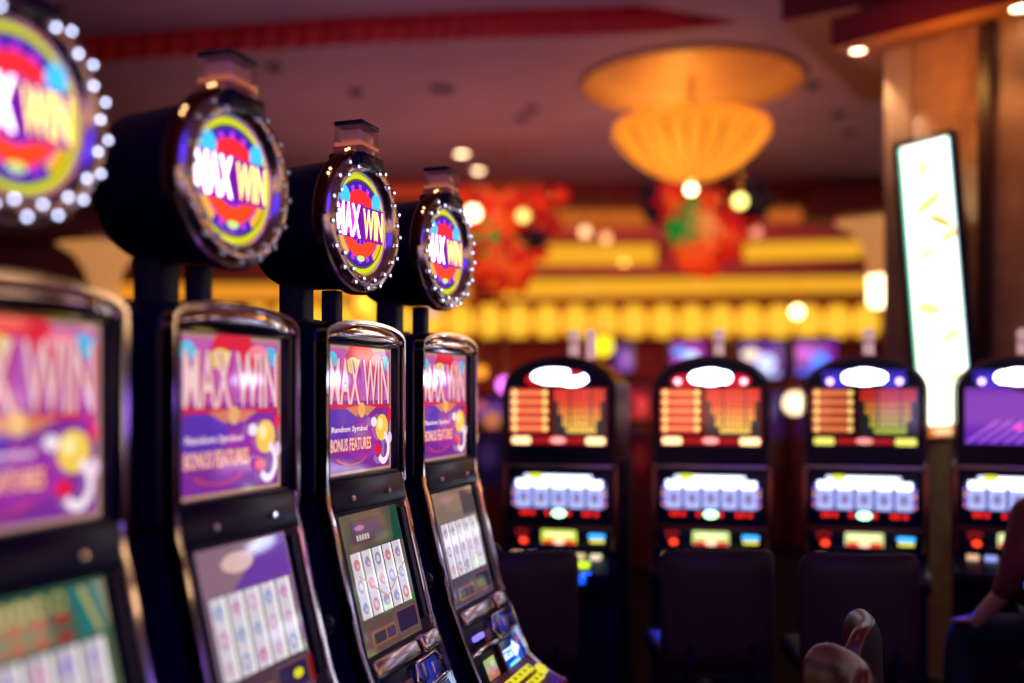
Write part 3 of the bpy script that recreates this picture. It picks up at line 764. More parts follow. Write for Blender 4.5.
# ceiling with a round recess above the chandelier
CH = Vector((1.79, 10.0, 0)); RR = 1.08
m = MB(); n = 48
inner = [(CH.x + RR * math.cos(2 * PI * i / n), CH.y + RR * math.sin(2 * PI * i / n)) for i in range(n)]
def outer_pt(a):
    dx, dy = math.cos(a), math.sin(a); x0, x1, y0, y1 = -12, 12, -5, 14.7
    t = min([((x1 if dx > 0 else x0) - CH.x) / dx if abs(dx) > 1e-9 else 1e9, ((y1 if dy > 0 else y0) - CH.y) / dy if abs(dy) > 1e-9 else 1e9])
    return (CH.x + dx * t, CH.y + dy * t)
angs = [2 * PI * i / n for i in range(n)]
outer = [outer_pt(a) for a in angs]
vs = [(x, y, CEIL) for x, y in inner] + [(x, y, CEIL) for x, y in outer]
fs = [[i, (i + 1) % n, n + (i + 1) % n, n + i] for i in range(n)]
m.add(vs, fs, CEILM)
for cx, cy in ((-12, -5), (12, -5), (12, 14.7), (-12, 14.7)):     # corner fillers
    a = math.atan2(cy - CH.y, cx - CH.x) % (2 * PI); i = int(a / (2 * PI / n)); p, q = outer[i], outer[(i + 1) % n]
    m.add([(p[0], p[1], CEIL), (cx, cy, CEIL), (q[0], q[1], CEIL)], [[0, 1, 2]], CEILM)
structure(m, 'ceiling', False)
m = MB()
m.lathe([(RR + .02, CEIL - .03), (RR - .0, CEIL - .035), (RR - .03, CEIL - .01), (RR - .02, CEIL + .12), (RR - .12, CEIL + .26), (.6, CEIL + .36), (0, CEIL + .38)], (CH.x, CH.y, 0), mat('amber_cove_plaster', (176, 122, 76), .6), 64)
structure(m, 'ceiling_recess', False, 50)
m = MB(); m.box((0, 21.1, 2.5), (26, .2, 5), REDW); structure(m, 'wall_back')
m = MB(); m.box((-12.1, 8, 2.5), (.2, 26, 5), REDW); structure(m, 'wall_left')
def lit_wall(b, name, x0, y0, x1, y1, inward):
    # unseen dark red wall, glowing bands added for chrome reflections and fill
    d = Vector((x1 - x0, y1 - y0, 0)); L = d.length; d.normalize(); iv = Vector(inward)
    b.box(((x0 + x1) / 2 - iv.x * .1, (y0 + y1) / 2 - iv.y * .1, 2.5), (abs(x1 - x0) + .2 * abs(iv.x), abs(y1 - y0) + .2 * abs(iv.y), 5), REDW)
    n = int(L / 2.0)
    for i in range(n):
        for z0, z1, c, s_ in ((3.55, 3.8, (250, 190, 110), 2.5), (2.5, 3.1, (255, 206, 150), 2.6), (1.25, 1.8, [(200, 170, 255), (255, 236, 226), (150, 110, 255), (255, 150, 120)][i % 4], 2.2)):
            a = Vector((x0, y0, 0)) + d * (i * 2.0 + .35) + iv * .012; e = a + d * 1.3
            q = [(a.x, a.y, z0), (e.x, e.y, z0), (e.x, e.y, z1), (a.x, a.y, z1)]
            b.add(q, [[0, 1, 2, 3]], glow(c, s_))
    structure(b, name, False)
lit_wall(MB(), 'wall_right', 9.0, -5, 9.0, 20, (-1, 0, 0))
lit_wall(MB(), 'wall_front', -9, -5.0, 9, -5.0, (0, 1, 0))

# bulkheads stepping down towards the far wall
MAUVE = mat('mauve_bulkhead', (150, 96, 104), .7, noise=(1.5, (140, 84, 92), .3, .7))
BROWN = mat('brown_bulkhead', (140, 74, 60), .7, noise=(1.5, (126, 62, 54), .3, .7))
def bulk(name, y0, y1, Yd, th, mm, xl=-11.9, xr=11.9):
    z1 = EYE + (390 - y0) / 1000 * Yd; z0 = EYE + (390 - y1) / 1000 * Yd
    m = MB(); m.box(((xl + xr) / 2, Yd + th / 2, (z0 + z1) / 2), (xr - xl, th, z1 - z0), mm, .02); return structure(m, name)
bulk('trim_1', 176, 204, 14.7, .5, REDF)
bulk('trim_2', 196, 236, 16.2, 1.0, MAUVE)
bulk('trim_3', 228, 274, 17.6, .8, MAUVE)
bulk('trim_4', 266, 300, 18.8, .8, BROWN)
bulk('trim_5', 292, 338, 20.2, .5, mat('orange_bulkhead', (226, 120, 40), .6, noise=(1.5, (206, 100, 30), .3, .7)))
m = MB(); m.box((0, 18, 5.0), (24, 7, .1), CEILM); structure(m, 'ceiling_far')

def cove(x0, y0a, y0b, x1, y1a, y1b, Ya, Yb, col, s, lb, grp=None):
    """lit strip fitting: housing with a glowing diffuser"""
    a = px(x0, (y0a + y0b) / 2, Ya); b = px(x1, (y1a + y1b) / 2, Yb); h = (y0b - y0a) / 1000 * Ya; h2 = (y1b - y1a) / 1000 * Yb
    mid = (a + b) / 2; L = (b - a).length; r = empty('cove_light', (mid.x, mid.y, min(a.z, b.z) - h / 2)); q = r.location
    m = MB()
    for k, mm, e, off in ((0, MC['brown_bulkhead'], .03, .06), (1, glow(col, s), 0, 0)):
        if k: par = hs
        vs = []
        for p, hh in ((a, h), (b, h2)):
            for dy, dz in ((off, -hh / 2 - e), (off, hh / 2 + e), (off + .12, hh / 2 + e), (off + .12, -hh / 2 - e)):
                vs.append((p.x - q.x, p.y - q.y + dy, p.z - q.z + dz))
        m = MB(); m.add(vs, [[0, 1, 2, 3], [7, 6, 5, 4], [0, 4, 5, 1], [1, 5, 6, 2], [2, 6, 7, 3], [3, 7, 4, 0]], mm)
        if k == 0: hs = m.build('housing', r, 30, True)
        else: m.build('diffuser', r, 30, True)
    tag(r, lb, 'cove light', grp)
YEL = (244, 172, 38); ORG = (214, 108, 40)
cove(478, 208, 229, 650, 206, 227, 16.1, 16.1, ORG, .75, 'orange lit panel high between the two red flower sculptures', 'orange lit panels')
cove(764, 204, 222, 815, 203, 221, 16.1, 16.0, ORG, .8, 'short orange lit panel high right of the second red flower sculpture', 'orange lit panels')
cove(385, 186, 197, 545, 184, 195, 14.6, 14.6, (196, 60, 30), .7, 'red-orange lit panel just under the ceiling edge behind the left toppers', 'orange lit panels')
cove(480, 243, 265, 656, 242, 264, 17.4, 17.2, YEL, 1.02, 'upper yellow light strip, left length ending at the green-red sculpture', 'yellow light strips')
cove(745, 241, 261, 862, 237, 257, 17.0, 16.7, YEL, 1.05, 'upper yellow light strip, right length beside the trumpet lamp', 'yellow light strips')
cove(495, 278, 298, 880, 271, 291, 18.5, 18.0, YEL, 1.02, 'long middle yellow light strip above the lantern row', 'yellow light strips')
cove(90, 284, 300, 470, 284, 299, 18.5, 18.4, (240, 150, 40), 1.0, 'orange light strip far left, seen between the machine toppers', 'yellow light strips')

# row of lanterns
def lantern():
    r = empty('hanging_lantern')
    m = MB(); m.lathe([(.0, .0), (.15, .01), (.22, .10), (.262, .28), (.22, .48), (.14, .60), (0, .63)], (0, 0, 0), glow((255, 190, 50), 1.25), 20); s = m.build('shade', r)
    m = MB(); m.lathe([(.2, .28), (.266, .284), (.266, .30), (.2, .304)], (0, 0, 0), mat('orange_lantern_band', (206, 110, 30), .5, emit=(232, 140, 40), es=.9), 20); m.build('band', r)
    m = MB(); m.lathe([(0, .66), (.06, .65), (.1, .595)], (0, 0, 0), GOLDE, 16); m.tube([(0, 0, .66), (0, 0, .78)], .012, GOLDE, 6); m.build('cap', r)
    return r
lt = lantern(); k = 0
for i in range(27):
    x = 112 + i * 29
    r = lt if k == 0 else copy_tree(lt); k += 1
    Y = 19.4
    p = px(x, 337, Y); r.location = p; tag(r, 'round glowing yellow lantern hanging in the long row under the light strips', 'lantern', 'yellow lanterns in the far row')

# ------------------------------------------------------------------ chandelier
r = empty('chandelier', (CH.x, CH.y, 3.86)); r.scale = (.93, .93, .8)
FAB = bpy.data.materials.new('pleated_amber_fabric'); FAB.use_nodes = True; nt = FAB.node_tree; nt.nodes.clear()
o_ = nt.nodes.new('ShaderNodeOutputMaterial'); tr = nt.nodes.new('ShaderNodeBsdfTranslucent'); df = nt.nodes.new('ShaderNodeBsdfDiffuse'); em = nt.nodes.new('ShaderNodeEmission'); a1 = nt.nodes.new('ShaderNodeMixShader'); a2 = nt.nodes.new('ShaderNodeAddShader')
tr.inputs[0].default_value = (*lin((250, 200, 90)), 1); df.inputs[0].default_value = (*lin((236, 180, 80)), 1); em.inputs[0].default_value = (*lin((216, 140, 40)), 1); em.inputs[1].default_value = .62
a1.inputs[0].default_value = .4
nt.links.new(tr.outputs[0], a1.inputs[1]); nt.links.new(df.outputs[0], a1.inputs[2]); nt.links.new(a1.outputs[0], a2.inputs[0]); nt.links.new(em.outputs[0], a2.inputs[1]); nt.links.new(a2.outputs[0], o_.inputs[0])
m = MB(); pf = [(.10, .03), (.28, .09), (.46, .20), (.61, .33), (.71, .45), (.77, .56), (.79, .585)]
m.lathe(pf, (0, 0, 0), FAB, 144, mod=lambda i: 1 + .028 * math.cos(i * PI / 2)); sh = m.build('shade', r, 60)
PLEAT_SHADE = mat('amber_pleat_shade', (170, 90, 26), .6, emit=(180, 100, 26), es=.45); sh.data.materials.append(PLEAT_SHADE)  # darker stripes painted in for the shade between pleats
for f in sh.data.polygons:
    if (f.index // 6) % 6 == 0: f.material_index = 1
m = MB(); m.lathe([(.80, .58), (.825, .585), (.83, .62), (.825, .72), (.80, .735), (.78, .72), (.78, .60), (.80, .58)], (0, 0, 0), FAB, 72); m.build('rim_band', r)
m = MB(); m.lathe([(0, -.03), (.05, -.02), (.11, .02), (.10, .05)], (0, 0, 0), GOLDE, 24); m.build('finial_plate', r)
m = MB(); m.sphere((0, 0, -.07), .055, glow((255, 226, 170), 12), 16); m.build('finial_bulb', r)
m = MB(); m.tube([(0, 0, .0), (0, 0, 1.36)], .02, GOLDE, 8); m.build('stem', r)
for i in range(3):
    a = 2 * PI * i / 3 + .4; m = MB(); m.tube([(.78 * math.cos(a), .78 * math.sin(a), .72), (.3 * math.cos(a), .3 * math.sin(a), 1.3)], .008, GOLDE, 6); m.build('hanger', r)
tag(r, 'large amber pleated bowl chandelier hanging below a glowing round ceiling recess', 'chandelier')

def lamp(name, kind, loc, energy, col, size=.3, rot=None, spot=None, sy=None):
    l = bpy.data.lights.new(name, kind); l.energy = energy; l.color = lin(col)
    if kind == 'AREA': l.size = size; l.shape = 'RECTANGLE' if sy else 'SQUARE'
    if kind == 'AREA' and sy: l.size_y = sy
    if kind in ('POINT', 'SPOT'): l.shadow_soft_size = size
    if spot: l.spot_size = math.radians(spot); l.spot_blend = .6
    o = bpy.data.objects.new(name, l); C.objects.link(o); o.location = loc
    if rot: o.rotation_euler = rot
    return o
def aim(o, t):
    o.rotation_euler = (Vector(t) - o.location).to_track_quat('-Z', 'Y').to_euler()
for i in range(3):
    a = 2 * PI * i / 3; lamp('chandelier_lamp', 'POINT', (CH.x + .35 * math.cos(a), CH.y + .35 * math.sin(a), 4.25), 1.8, (255, 214, 130), .1)
lamp('chandelier_uplamp', 'POINT', (CH.x, CH.y + .66, 4.78), 20, (255, 200, 90), .06)

# ------------------------------------------------------------------ hanging flower sculptures
PET = {c: mat('glass_petal_' + c, rgb, .25, emit=rgb, es=e) for c, rgb, e in (('red', (214, 24, 16), .38), ('orange', (240, 84, 24), .5), ('green', (20, 140, 50), .55), ('cream', (236, 150, 80), .5), ('wine', (110, 8, 24), .2), ('dark', (30, 14, 40), .15), ('pink', (200, 40, 34), .3))}  # petals emit a little in place of light falling on them
def flower(r, c, p, s):
    m = MB(); n = 6
    for i in range(n):
        a = 2 * PI * i / n; d = Vector((math.cos(a), 0, math.sin(a))); e = Vector((-math.sin(a), 0, math.cos(a)))
        q = [Vector((0, 0, 0)), d * .55 + e * .32 - Vector((0, .14, 0)), d * 1.0 - Vector((0, .3, 0)), d * .55 - e * .32 - Vector((0, .14, 0))]
        m.add([tuple(p + v * s) for v in q] + [tuple(p + v * s + Vector((0, .012, 0))) for v in q], [[0, 1, 2, 3], [7, 6, 5, 4], [0, 4, 5, 1], [1, 5, 6, 2], [2, 6, 7, 3], [3, 7, 4, 0]], PET[c])
    m.sphere(tuple(p - Vector((0, .05, 0))), s * .3, PET['orange' if c == 'red' else c], 8)
    m.build('blossom', r, 30)
def sculpture(cx, ytop, ybot, Y, wpx, lb, pal, spec):
    t = px(cx, ytop, Y); b = px(cx, ybot, Y); H = t.z - b.z; W = wpx / 1000 * Y / 2
    r = empty('hanging_flower_sculpture', (t.x, Y, b.z))
    m = MB(); m.tube([(0, 0, H * .2), (0, 0, H)], .04, GOLDE, 8); m.tube([(0, 0, H), (0, 0, CEIL - b.z - .02)], .02, GOLDE, 6); m.build('stem', r)
    rnd = random.Random(int(cx))
    for k in range(62):
        v = rnd.random() ** .7; rad = W * (.15 + .85 * v ** .8)
        a = rnd.uniform(0, 2 * PI); q = math.sqrt(rnd.random())
        p = Vector((rad * math.cos(a) * (.4 + .6 * q), .45 * rad * math.sin(a), H * (.06 + .88 * v)))
        c = rnd.choice(pal)
        flower(r, c, p, rnd.uniform(.13, .22))
    for c, x, y, s in spec:
        p = px(x, y, Y - W * .62); flower(r, c, Vector((p.x - t.x, -W * .62, p.z - b.z)), s * 1.15)
    tag(r, lb, 'flower sculpture', 'hanging glass flower sculptures')
sculpture(706, 186, 280, 13.2, 118, 'hanging red and green flower sculpture just under the amber chandelier', ['red', 'red', 'orange', 'red', 'wine', 'pink'],
          [('green', 684, 222, .22), ('green', 690, 236, .22), ('green', 680, 232, .2), ('green', 688, 205, .16), ('cream', 702, 226, .22), ('cream', 708, 234, .2), ('orange', 700, 246, .24), ('orange', 690, 252, .2), ('red', 672, 204, .25), ('red', 728, 236, .26), ('dark', 752, 198, .26), ('dark', 653, 196, .2), ('dark', 655, 210, .2), ('dark', 757, 206, .2), ('red', 668, 196, .2)])
sculpture(503, 186, 300, 12.6, 125, 'hanging red flower sculpture beside the farthest round topper', ['red', 'red', 'orange', 'wine', 'red', 'pink'],
          [('orange', 498, 214, .3), ('red', 500, 224, .3), ('green', 494, 238, .26), ('dark', 536, 240, .16), ('orange', 505, 266, .3), ('red', 495, 262, .3), ('red', 512, 272, .28), ('cream', 522, 216, .12)])

# ------------------------------------------------------------------ trumpet lamps and beam
def trumpet(x, Y, ybot, ytop, rb, lb):
    b = px(x, ybot, Y); t = px(x, ytop, Y); H = t.z - b.z
    r = empty('trumpet_lamp', (b.x, b.y, b.z))
    m = MB(); m.lathe([(rb * .9, H * .36), (rb, H * .40), (rb * 1.1, H * .55), (rb * 1.5, H * .75), (rb * 2.3, H * .90), (rb * 3.4, H * .985), (rb * 3.6, H)], (0, 0, 0), mat('uplit_trumpet_plaster', (226, 176, 120), .5, emit=(226, 150, 84), es=.62), 40); m.build('flared_body', r, 60)  # plaster glows by itself in place of the uplight on it
    m = MB(); m.lathe([(0, 0), (rb * .7, .0), (rb * .95, H * .05), (rb * 1.0, H * .36), (0, H * .37)], (0, 0, 0), glow((255, 226, 176), 5.0), 32); m.build('glass_cylinder', r, 60)
    m = MB(); m.lathe([(rb * 3.6, H), (rb * 3.6, H + .05), (0, H + .05)], (0, 0, 0), GOLDE, 40); m.build('ceiling_plate', r)
    tag(r, lb, 'lamp', 'trumpet lamps'); return r
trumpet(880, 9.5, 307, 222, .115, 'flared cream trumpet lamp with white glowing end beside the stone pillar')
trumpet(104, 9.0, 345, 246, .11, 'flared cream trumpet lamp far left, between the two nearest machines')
m = MB(); m.box((8.1, 14.45, 4.475), (7.7, .5, .47), REDF, .02); structure(m, 'trim_6')

# ------------------------------------------------------------------ pleated red band under the ceiling
m = MB(); pts = []
edge = [(-120, 56, 88), (0, 40, 76), (60, 32, 66), (150, 26, 58), (250, 18, 51), (340, 11, 45), (430, 6, 41), (500, 2, 38), (560, 0, 37), (610, 3, 35), (650, 8, 33), (690, 14, 30), (715, 18, 26), (733, 21, 23)]
dense = []
for i in range(len(edge) - 1):
    for j in range(14):
        t = j / 14; dense.append(tuple(edge[i][k] + (edge[i + 1][k] - edge[i][k]) * t for k in range(3)))
dense.append(edge[-1]); vs = []
for i, (x, ya, yb) in enumerate(dense):
    Yb = 2.86 / ((390 - yb) / 1000)
    for q, y in enumerate((ya, (ya + yb) / 2, yb)):
        p = px(x, y, Yb); off = .035 * math.sin(i * 1.9) * (.3 + .7 * q / 2); vs.append((p.x, p.y + off, p.z))
n = len(dense)
m.add(vs, [[3 * i + k, 3 * i + 3 + k, 3 * i + 4 + k, 3 * i + 1 + k] for i in range(n - 1) for k in range(2)], mat('pleated_red_fabric', (190, 20, 40), .5, noise=(5, (220, 44, 40), .3, .7)), True)
dz = CEIL - .26 - EYE - 0
o = m.build('red_valance', None, 180); md = o.modifiers.new('solid', 'SOLIDIFY'); md.thickness = .02
tag(o, 'long pleated red fabric valance under the ceiling, tapering towards the right', 'valance')

# ------------------------------------------------------------------ soffits and pillar at the right
A = Vector((.7, -.714, 0)).normalized(); NB = Vector((.714, .70, 0)).normalized()
def slab(name, F, d, L, dep, z0, z1, mm, mund=None):
    F = Vector((F[0], F[1], 0)); q = Vector((-d.y, d.x, 0));
    if q.dot(NB) < 0: q = -q
    P = [F, F + d * L, F + d * L + q * dep, F + q * dep]
    m = MB(); vs = [(p.x, p.y, z0) for p in P] + [(p.x, p.y, z1) for p in P]
    m.add(vs, [[4, 5, 6, 7], [0, 1, 5, 4], [1, 2, 6, 5], [2, 3, 7, 6], [3, 0, 4, 7]], mm)
    m.add(vs[:4], [[3, 2, 1, 0]], mund or mm)
    structure(m, name, True)
UND = mat('amber_soffit_underside', (206, 130, 60), .6, noise=(2, (190, 112, 56), .3, .7))
slab('trim_8', (2.07, 6.5), A, 4.2, 2.4, 4.02, 4.21, REDF, UND)
D2 = Vector((.84, -.54, 0)).normalized()
slab('trim_9', (1.9, 7.06), D2, 5.0, 2.4, 4.40, 4.87, REDF, UND)
slab('trim_10', (2.35, 6.75), A, 4.0, 2.0, 4.20, 4.41, REDF)

def stone(name, c1, c2, brick, rough):
    mt = bpy.data.materials.new(name); mt.use_nodes = True; nt = mt.node_tree; b = nt.nodes['Principled BSDF']; b.inputs['Roughness'].default_value = rough
    tc = nt.nodes.new('ShaderNodeTexCoord'); nz = nt.nodes.new('ShaderNodeTexNoise'); nz.inputs['Scale'].default_value = 2.2; nz.inputs['Detail'].default_value = 8
    rp = nt.nodes.new('ShaderNodeValToRGB'); rp.color_ramp.elements[0].color = (*lin(c1), 1); rp.color_ramp.elements[1].color = (*lin(c2), 1); rp.color_ramp.elements[0].position = .35; rp.color_ramp.elements[1].position = .65
    nt.links.new(tc.outputs['Object'], nz.inputs['Vector']); nt.links.new(nz.outputs['Fac'], rp.inputs['Fac']); nt.links.new(rp.outputs['Color'], b.inputs['Base Color'])
    vo = nt.nodes.new('ShaderNodeTexVoronoi' if brick else 'ShaderNodeTexNoise'); vo.inputs['Scale'].default_value = 26 if brick else 12
    mp = nt.nodes.new('ShaderNodeMapping'); mp.inputs['Scale'].default_value = (1, 1, 2.2); nt.links.new(tc.outputs['Object'], mp.inputs['Vector']); nt.links.new(mp.outputs['Vector'], vo.inputs['Vector'])
    bp = nt.nodes.new('ShaderNodeBump'); bp.inputs['Strength'].default_value = .9 if brick else .2; bp.inputs['Distance'].default_value = .03
    nt.links.new(vo.outputs[0], bp.inputs['Height']); nt.links.new(bp.outputs['Normal'], b.inputs['Normal'])
    if brick: b.inputs['Specular IOR Level'].default_value = .8
    return mt
C0 = Vector((2.44, 6.49, 0))
def pil(s0, s1, out, z0, z1, mm, name):
    P = [C0 + A * s0 - NB * out, C0 + A * s1 - NB * out, C0 + A * s1 + NB * 1.1, C0 + A * s0 + NB * 1.1]
    m = MB(); m.prism([(p.x, p.y) for p in P], z0, z1, mm, 'z'); return structure(m, name)
pil(0, 1.9, 0, 0, 4.02, stone('polished_marble', (150, 100, 76), (196, 150, 110), False, .35), 'wall_pillar')
pil(-.01, .16, .03, 0, 4.0, stone('honed_limestone', (170, 130, 104), (200, 160, 124), False, .5), 'trim_11')
pil(.20, .59, .05, 0, 4.0, stone('rough_gold_mosaic', (150, 90, 46), (214, 150, 84), True, .3), 'trim_12')
pil(.59, .66, .07, 0, 4.0, mat('dark_bronze_strip', (60, 30, 26), .4), 'trim_13')

def downlight(x, y, z, lb, s=12, rad=.05, e=0, col=(255, 222, 170), target=None, grp='recessed downlights', sp=60):
    Yd = (z - EYE) / ((390 - y) / 1000); p = px(x, y, Yd); p.z = z
    r = empty('downlight', p)
    m = MB(); m.lathe([(rad * 1.25, .0), (rad * 1.25, -.012), (rad, -.016), (rad, .0)], (0, 0, 0), CHROMEB, 24); m.build('trim_ring', r)
    m = MB(); m.lathe([(0, -.014), (rad * .7, -.012), (rad * .98, -.004)], (0, 0, 0), glow(col, s), 20); m.build('lens', r)
    tag(r, lb, 'downlight', grp)
    if e:
        l = lamp('downlight_beam', 'SPOT', (p.x, p.y, p.z - .04), e, col, .03, spot=sp)
        aim(l, target or (p.x, p.y, 0))
    return p
downlight(858, 49, 4.02, 'downlight near the left corner of the right soffit', 12, .05, 40, target=tuple(C0 + A * .05 + Vector((0, 0, 2.6))), sp=70)
downlight(1021, 6, 4.02, 'downlight at upper right corner above the marble pillar', 14, .06, 0)
for s_, e_ in ((.42, 12), (.80, 16), (1.2, 6)):
    p = C0 + A * s_ - NB * .30; l = lamp('soffit_lamp', 'SPOT', (p.x, p.y, 3.97), e_, (255, 190, 110), .04, spot=50); aim(l, C0 + A * s_ + Vector((0, 0, 3.0)))
downlight(462, 153, CEIL, 'bright ceiling downlight, upper left of a close pair', 9, .085)
downlight(478, 170, CEIL, 'bright ceiling downlight, lower right of a close pair', 9, .085)
for x, y in ((447, 88), (357, 91), (522, 117), (532, 108), (812, 84), (838, 113), (850, 131), (437, 87), (247, 108), (275, 66)):
    Yd = (CEIL - EYE) / ((390 - y) / 1000); r = empty('ceiling_speaker', (px(x, y, Yd).x, Yd, CEIL))
    m = MB(); m.lathe([(.0, -.05), (.05, -.045), (.075, -.02), (.08, 0)], (0, 0, 0), mat('dark_speaker_plastic', (50, 40, 60), .4), 20); m.build('dome', r)
    m = MB(); m.lathe([(.08, -.004), (.1, -.01), (.11, 0)], (0, 0, 0), mat('pale_speaker_rim', (190, 160, 160), .4), 20); m.build('rim_plate', r)
    tag(r, 'small dark ceiling dome with pale rim on the mauve ceiling', 'ceiling dome', 'ceiling domes')

def globe(x, y, Y, rad, col, s, lb, nm='globe_lamp'):
    p = px(x, y, Y); r = empty(nm, p)
    m = MB(); m.sphere((0, 0, 0), rad, glow(col, s), 16); m.build('bulb', r)
    m = MB(); m.lathe([(rad * .4, rad * .95), (rad * .4, rad * 1.4), (0, rad * 1.4)], (0, 0, 0), GOLDE, 12); m.tube([(0, 0, rad * 1.3), (0, 0, rad * 1.3 + .5)], .008, GOLDE, 6); m.build('fitting', r)
    tag(r, lb, 'lamp', 'small round lamps of the far hall')
globe(473, 213, 11.8, .085, (255, 226, 170), 7, 'cream globe lamp glowing right of the farthest round topper')
globe(523, 216, 11.8, .07, (220, 206, 110), 3, 'yellowish globe lamp in front of the red flower sculpture')
globe(740, 201, 12.2, .08, (230, 214, 110), 5, 'yellowish globe lamp before the red and green sculpture')
globe(585, 232, 14.5, .08, (250, 190, 130), 2.6, 'peach globe lamp, left of a pair above the yellow strip')
globe(606, 238, 14.5, .075, (250, 170, 110), 2.2, 'peach globe lamp, right of a pair above the yellow strip')
globe(756, 232, 14.5, .08, (230, 140, 110), 1.8, 'faint pinkish globe lamp right of the red and green sculpture')
globe(797, 312, 17.5, .09, (255, 240, 160), 10, 'bright globe lamp in front of the lantern row at right')
globe(432, 311, 13, .09, (240, 170, 150), 1.2, 'faint pink globe lamp under the farthest topper')
globe(365, 303, 13, .12, (255, 190, 60), 2.5, 'golden globe lamp seen between third and fourth toppers')
globe(505, 385, 9.5, .075, (240, 110, 240), 3.2, 'pink-violet globe lamp left of the back row')
globe(795, 403, 9.0, .10, (255, 216, 170), 3.0, 'large warm white globe lamp between second and third back machines')
globe(603, 346, 12, .12, (226, 200, 20), 2.4, 'yellow lantern lamp above the first back-row machine')
globe(481, 372, 9, .06, (250, 150, 40), 1.6, 'small orange globe lamp right of the farthest left machine')
globe(492, 420, 8, .07, (210, 120, 80), .9, 'dim peach globe lamp left of the back row')

# ------------------------------------------------------------------ tall leaning light-box on the pillar
Zt = 4.5
cen = px(936, 288, 6.05)
r = empty('display_screen', (cen.x, cen.y, 0)); r.rotation_euler = (0, 0, math.atan2(A.y, A.x))
tl = Matrix.Translation((0, 0, cen.z)) @ Matrix.Rotation(math.radians(-4.6), 4, 'Y')
# (local x along the pillar, -y towards the viewer, z up; leaning in its own plane)
m = MB(); m.M = tl; m.box((0, .03, 0), (.37, .07, 1.86), BLACK, .012); sc_o = m.build('housing', r)
m = MB(); m.M = tl
for s in (-1, 1): m.box((s * .172, -.012, 0), (.03, .03, 1.86), BLACK, .006)
for s in (-1, 1): m.box((0, -.012, s * .913), (.36, .03, .035), BLACK, .006)
m.build('frame', r)
m = MB(); m.M = tl @ Matrix.Translation((0, -.008, 0)); W, H = .154, .895
m.rect(-W, -H, W, H, glow((250, 250, 226), 3.0), 0); m.rect(-W, -H, -W + .014, H, glow((120, 230, 190), 1.8), 1); m.rect(W - .01, -H, W, H, glow((150, 220, 240), 1.6), 1)
for (x, z, rx, rz, ro, c, s) in ((.0, .52, .10, .035, .5, (250, 226, 130), 1.2), (.06, .40, .09, .03, -.6, (246, 206, 110), 1.1), (.1, .30, .06, .03, .4, (250, 220, 130), 1.3), (-.04, .22, .1, .02, .3, (250, 230, 150), 1.5), (-.05, -.12, .08, .04, -.3, (250, 226, 140), 1.4), (.07, -.3, .07, .04, .5, (250, 230, 160), 1.6), (-.02, .74, .05, .06, .2, (250, 236, 170), 1.6), (.04, -.55, .09, .03, .2, (252, 236, 180), 1.8)):
    m.ell(x, z, rx, rz, glow(c, s), 2, 20, ro)
m.ring(0, .1, .09, .105, glow((246, 214, 130), 1.2), 3, .3, 2.6); m.ring(.03, -.05, .1, .112, glow((246, 214, 130), 1.2), 3, 3.3, 5.6)
m.rect(-W, -H, W, -H + .07, glow((236, 120, 40), 1.0), 3); m.rect(-W * .5, -H + .01, W * .2, -H + .05, glow((250, 200, 150), 1.6), 4)
m.build('lit_face', r)
m = MB(); m.box((0, .11, cen.z - .4), (.12, .12, .3), BLACKM, .01); m.box((0, .11, cen.z + .4), (.12, .12, .3), BLACKM, .01); m.build('wall_bracket', r)
tag(r, 'tall leaning black-framed white light-box screen on the stone pillar', 'screen')

# ------------------------------------------------------------------ distant machines between the back row
def far_machine(x, Y, ytop, ybot, wpx, cols, lb):
    hw = wpx / 1000 * Y / 2; zt = EYE + (390 - ytop) / 1000 * Y; zb = EYE + (390 - ybot) / 1000 * Y
    r = empty('video_slot_machine', (px(x, 0, Y).x, Y, 0))
    m = MB(); m.box((0, .3, zb / 2 - .04), (hw * 2.2, .6, zb - .1), SIDE, .02); m.build('cabinet', r)
    m = MB(); m.box((0, .22, (zt + zb) / 2), (hw * 2.15, .3, zt - zb + .1), BLACK, .02); h = m.build('head', r)
    m = MB(); m.M = Matrix.Translation((0, .068, (zt + zb) / 2)); H = (zt - zb) / 2
    m.rect(-hw * .96, -H * .96, hw * .96, H * .96, glow(cols[0], .9), 0)
    m.ell(hw * .2, -H * .15, hw * .45, H * .5, glow(cols[1], 1.7), 2); m.ell(-hw * .5, H * .3, hw * .4, H * .35, glow(cols[2], 1.4), 3)
    m.rect(-hw * .8, -H * .9, hw * .8, -H * .6, glow(cols[1], 1.1), 3, .01)
    m.build('screen', h)
    m = MB(); m.M = Matrix.Translation((0, -.004, zb - .42)); m.rect(-hw * .9, -.26, hw * .9, .26, glow(cols[0], .15), 0); m.ell(0, .05, hw * .5, .14, glow(cols[1], .2), 1); m.build('lower_screen', r)
    tag(r, lb, 'slot machine', 'distant slot machines')
far_machine(689, 11.0, 342, 369, 34, [(200, 60, 200), (190, 220, 255), (40, 160, 250)], 'distant machine with cyan and pink screen above second back-row machine')
far_machine(763, 11.5, 342, 378, 44, [(120, 60, 170), (190, 200, 255), (255, 226, 190)], 'distant machine with white and lilac screen between second and third back machines')
far_machine(817, 11.3, 340, 376, 44, [(140, 34, 170), (40, 110, 250), (190, 60, 200)], 'distant machine with violet and blue screen left of the pillar')
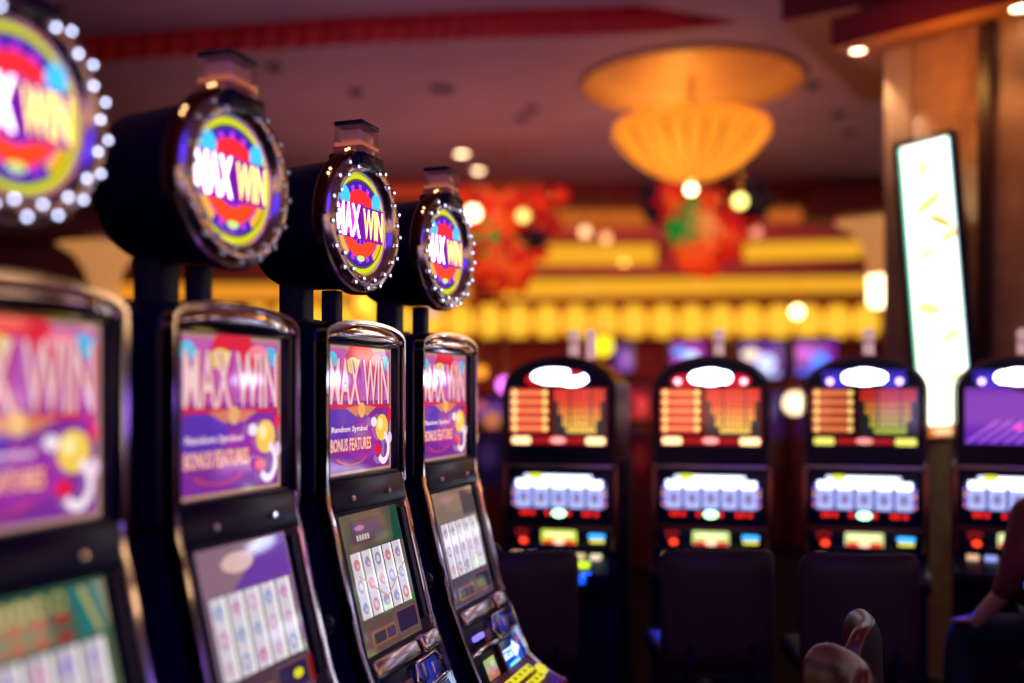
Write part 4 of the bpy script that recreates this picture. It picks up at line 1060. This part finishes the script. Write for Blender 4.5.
far_machine(624, 12.5, 342, 372, 22, [(84, 40, 110), (130, 70, 170), (90, 50, 130)], 'dim distant machine with dull violet screen above first back-row machine')
far_machine(488, 10.5, 398, 420, 34, [(60, 30, 100), (110, 70, 160), (190, 80, 60)], 'dim distant machine between left row and back row')
far_machine(640, 10.0, 384, 420, 26, [(120, 20, 30), (190, 50, 50), (140, 30, 40)], 'distant machine with dull red screen right of first back-row machine')

# ------------------------------------------------------------------ lights of the room and added fill
p = C0 + A * .45 - NB * .45; lamp('pillar_glow_fill', 'POINT', (p.x, p.y, 3.72), 8, (255, 180, 90), .08)  # point light added for the warm glow on soffit and pillar top
lamp('ceiling_fill', 'AREA', (0, 11.5, 3.2), 38, (226, 158, 180), 6, rot=(PI, 0, 0), sy=4)  # unseen upward lights added to fill the ceiling
lamp('ceiling_fill', 'AREA', (0, 7.0, 3.1), 22, (200, 150, 205), 5, rot=(PI, 0, 0), sy=3)
lamp('far_hall_fill', 'AREA', (1, 15.2, 3.0), 150, (255, 90, 90), 8, rot=(math.radians(90), 0, 0), sy=1.5)  # unseen reddish lights added to colour the far wall
lamp('far_hall_fill', 'AREA', (0, 13.5, 3.4), 60, (255, 120, 90), 8, rot=(math.radians(60), 0, 0), sy=1.5)
l = lamp('chair_spot', 'SPOT', (1.6, 2.2, 4.6), 20, (255, 170, 110), .15, spot=60); aim(l, (.95, 3.0, .9))  # spot aimed at the brown chairs, no fitting modelled
l = lamp('violet_chair_spot', 'SPOT', (-1.0, .6, 4.6), 9, (170, 110, 255), .3, spot=70); aim(l, (.9, 3.0, .9))  # violet spot on the same chairs, no fitting modelled
for a, b, e in (((.36, 4.74, .95), (.30, 4.28, .70), 16), ((.72, 4.72, .95), (.66, 4.30, .70), 14), ((1.9, 4.6, .95), (1.93, 4.28, .7), 6)):
    l = lamp('deck_underglow', 'SPOT', a, e, (20, 60, 255), .03, spot=60); aim(l, b)
lamp('blue_fill', 'AREA', (1.0, -1.0, 4.6), 100, (60, 40, 255), 4, rot=(math.radians(25), 0, 0), sy=4)  # unseen blue fill added above and behind the camera
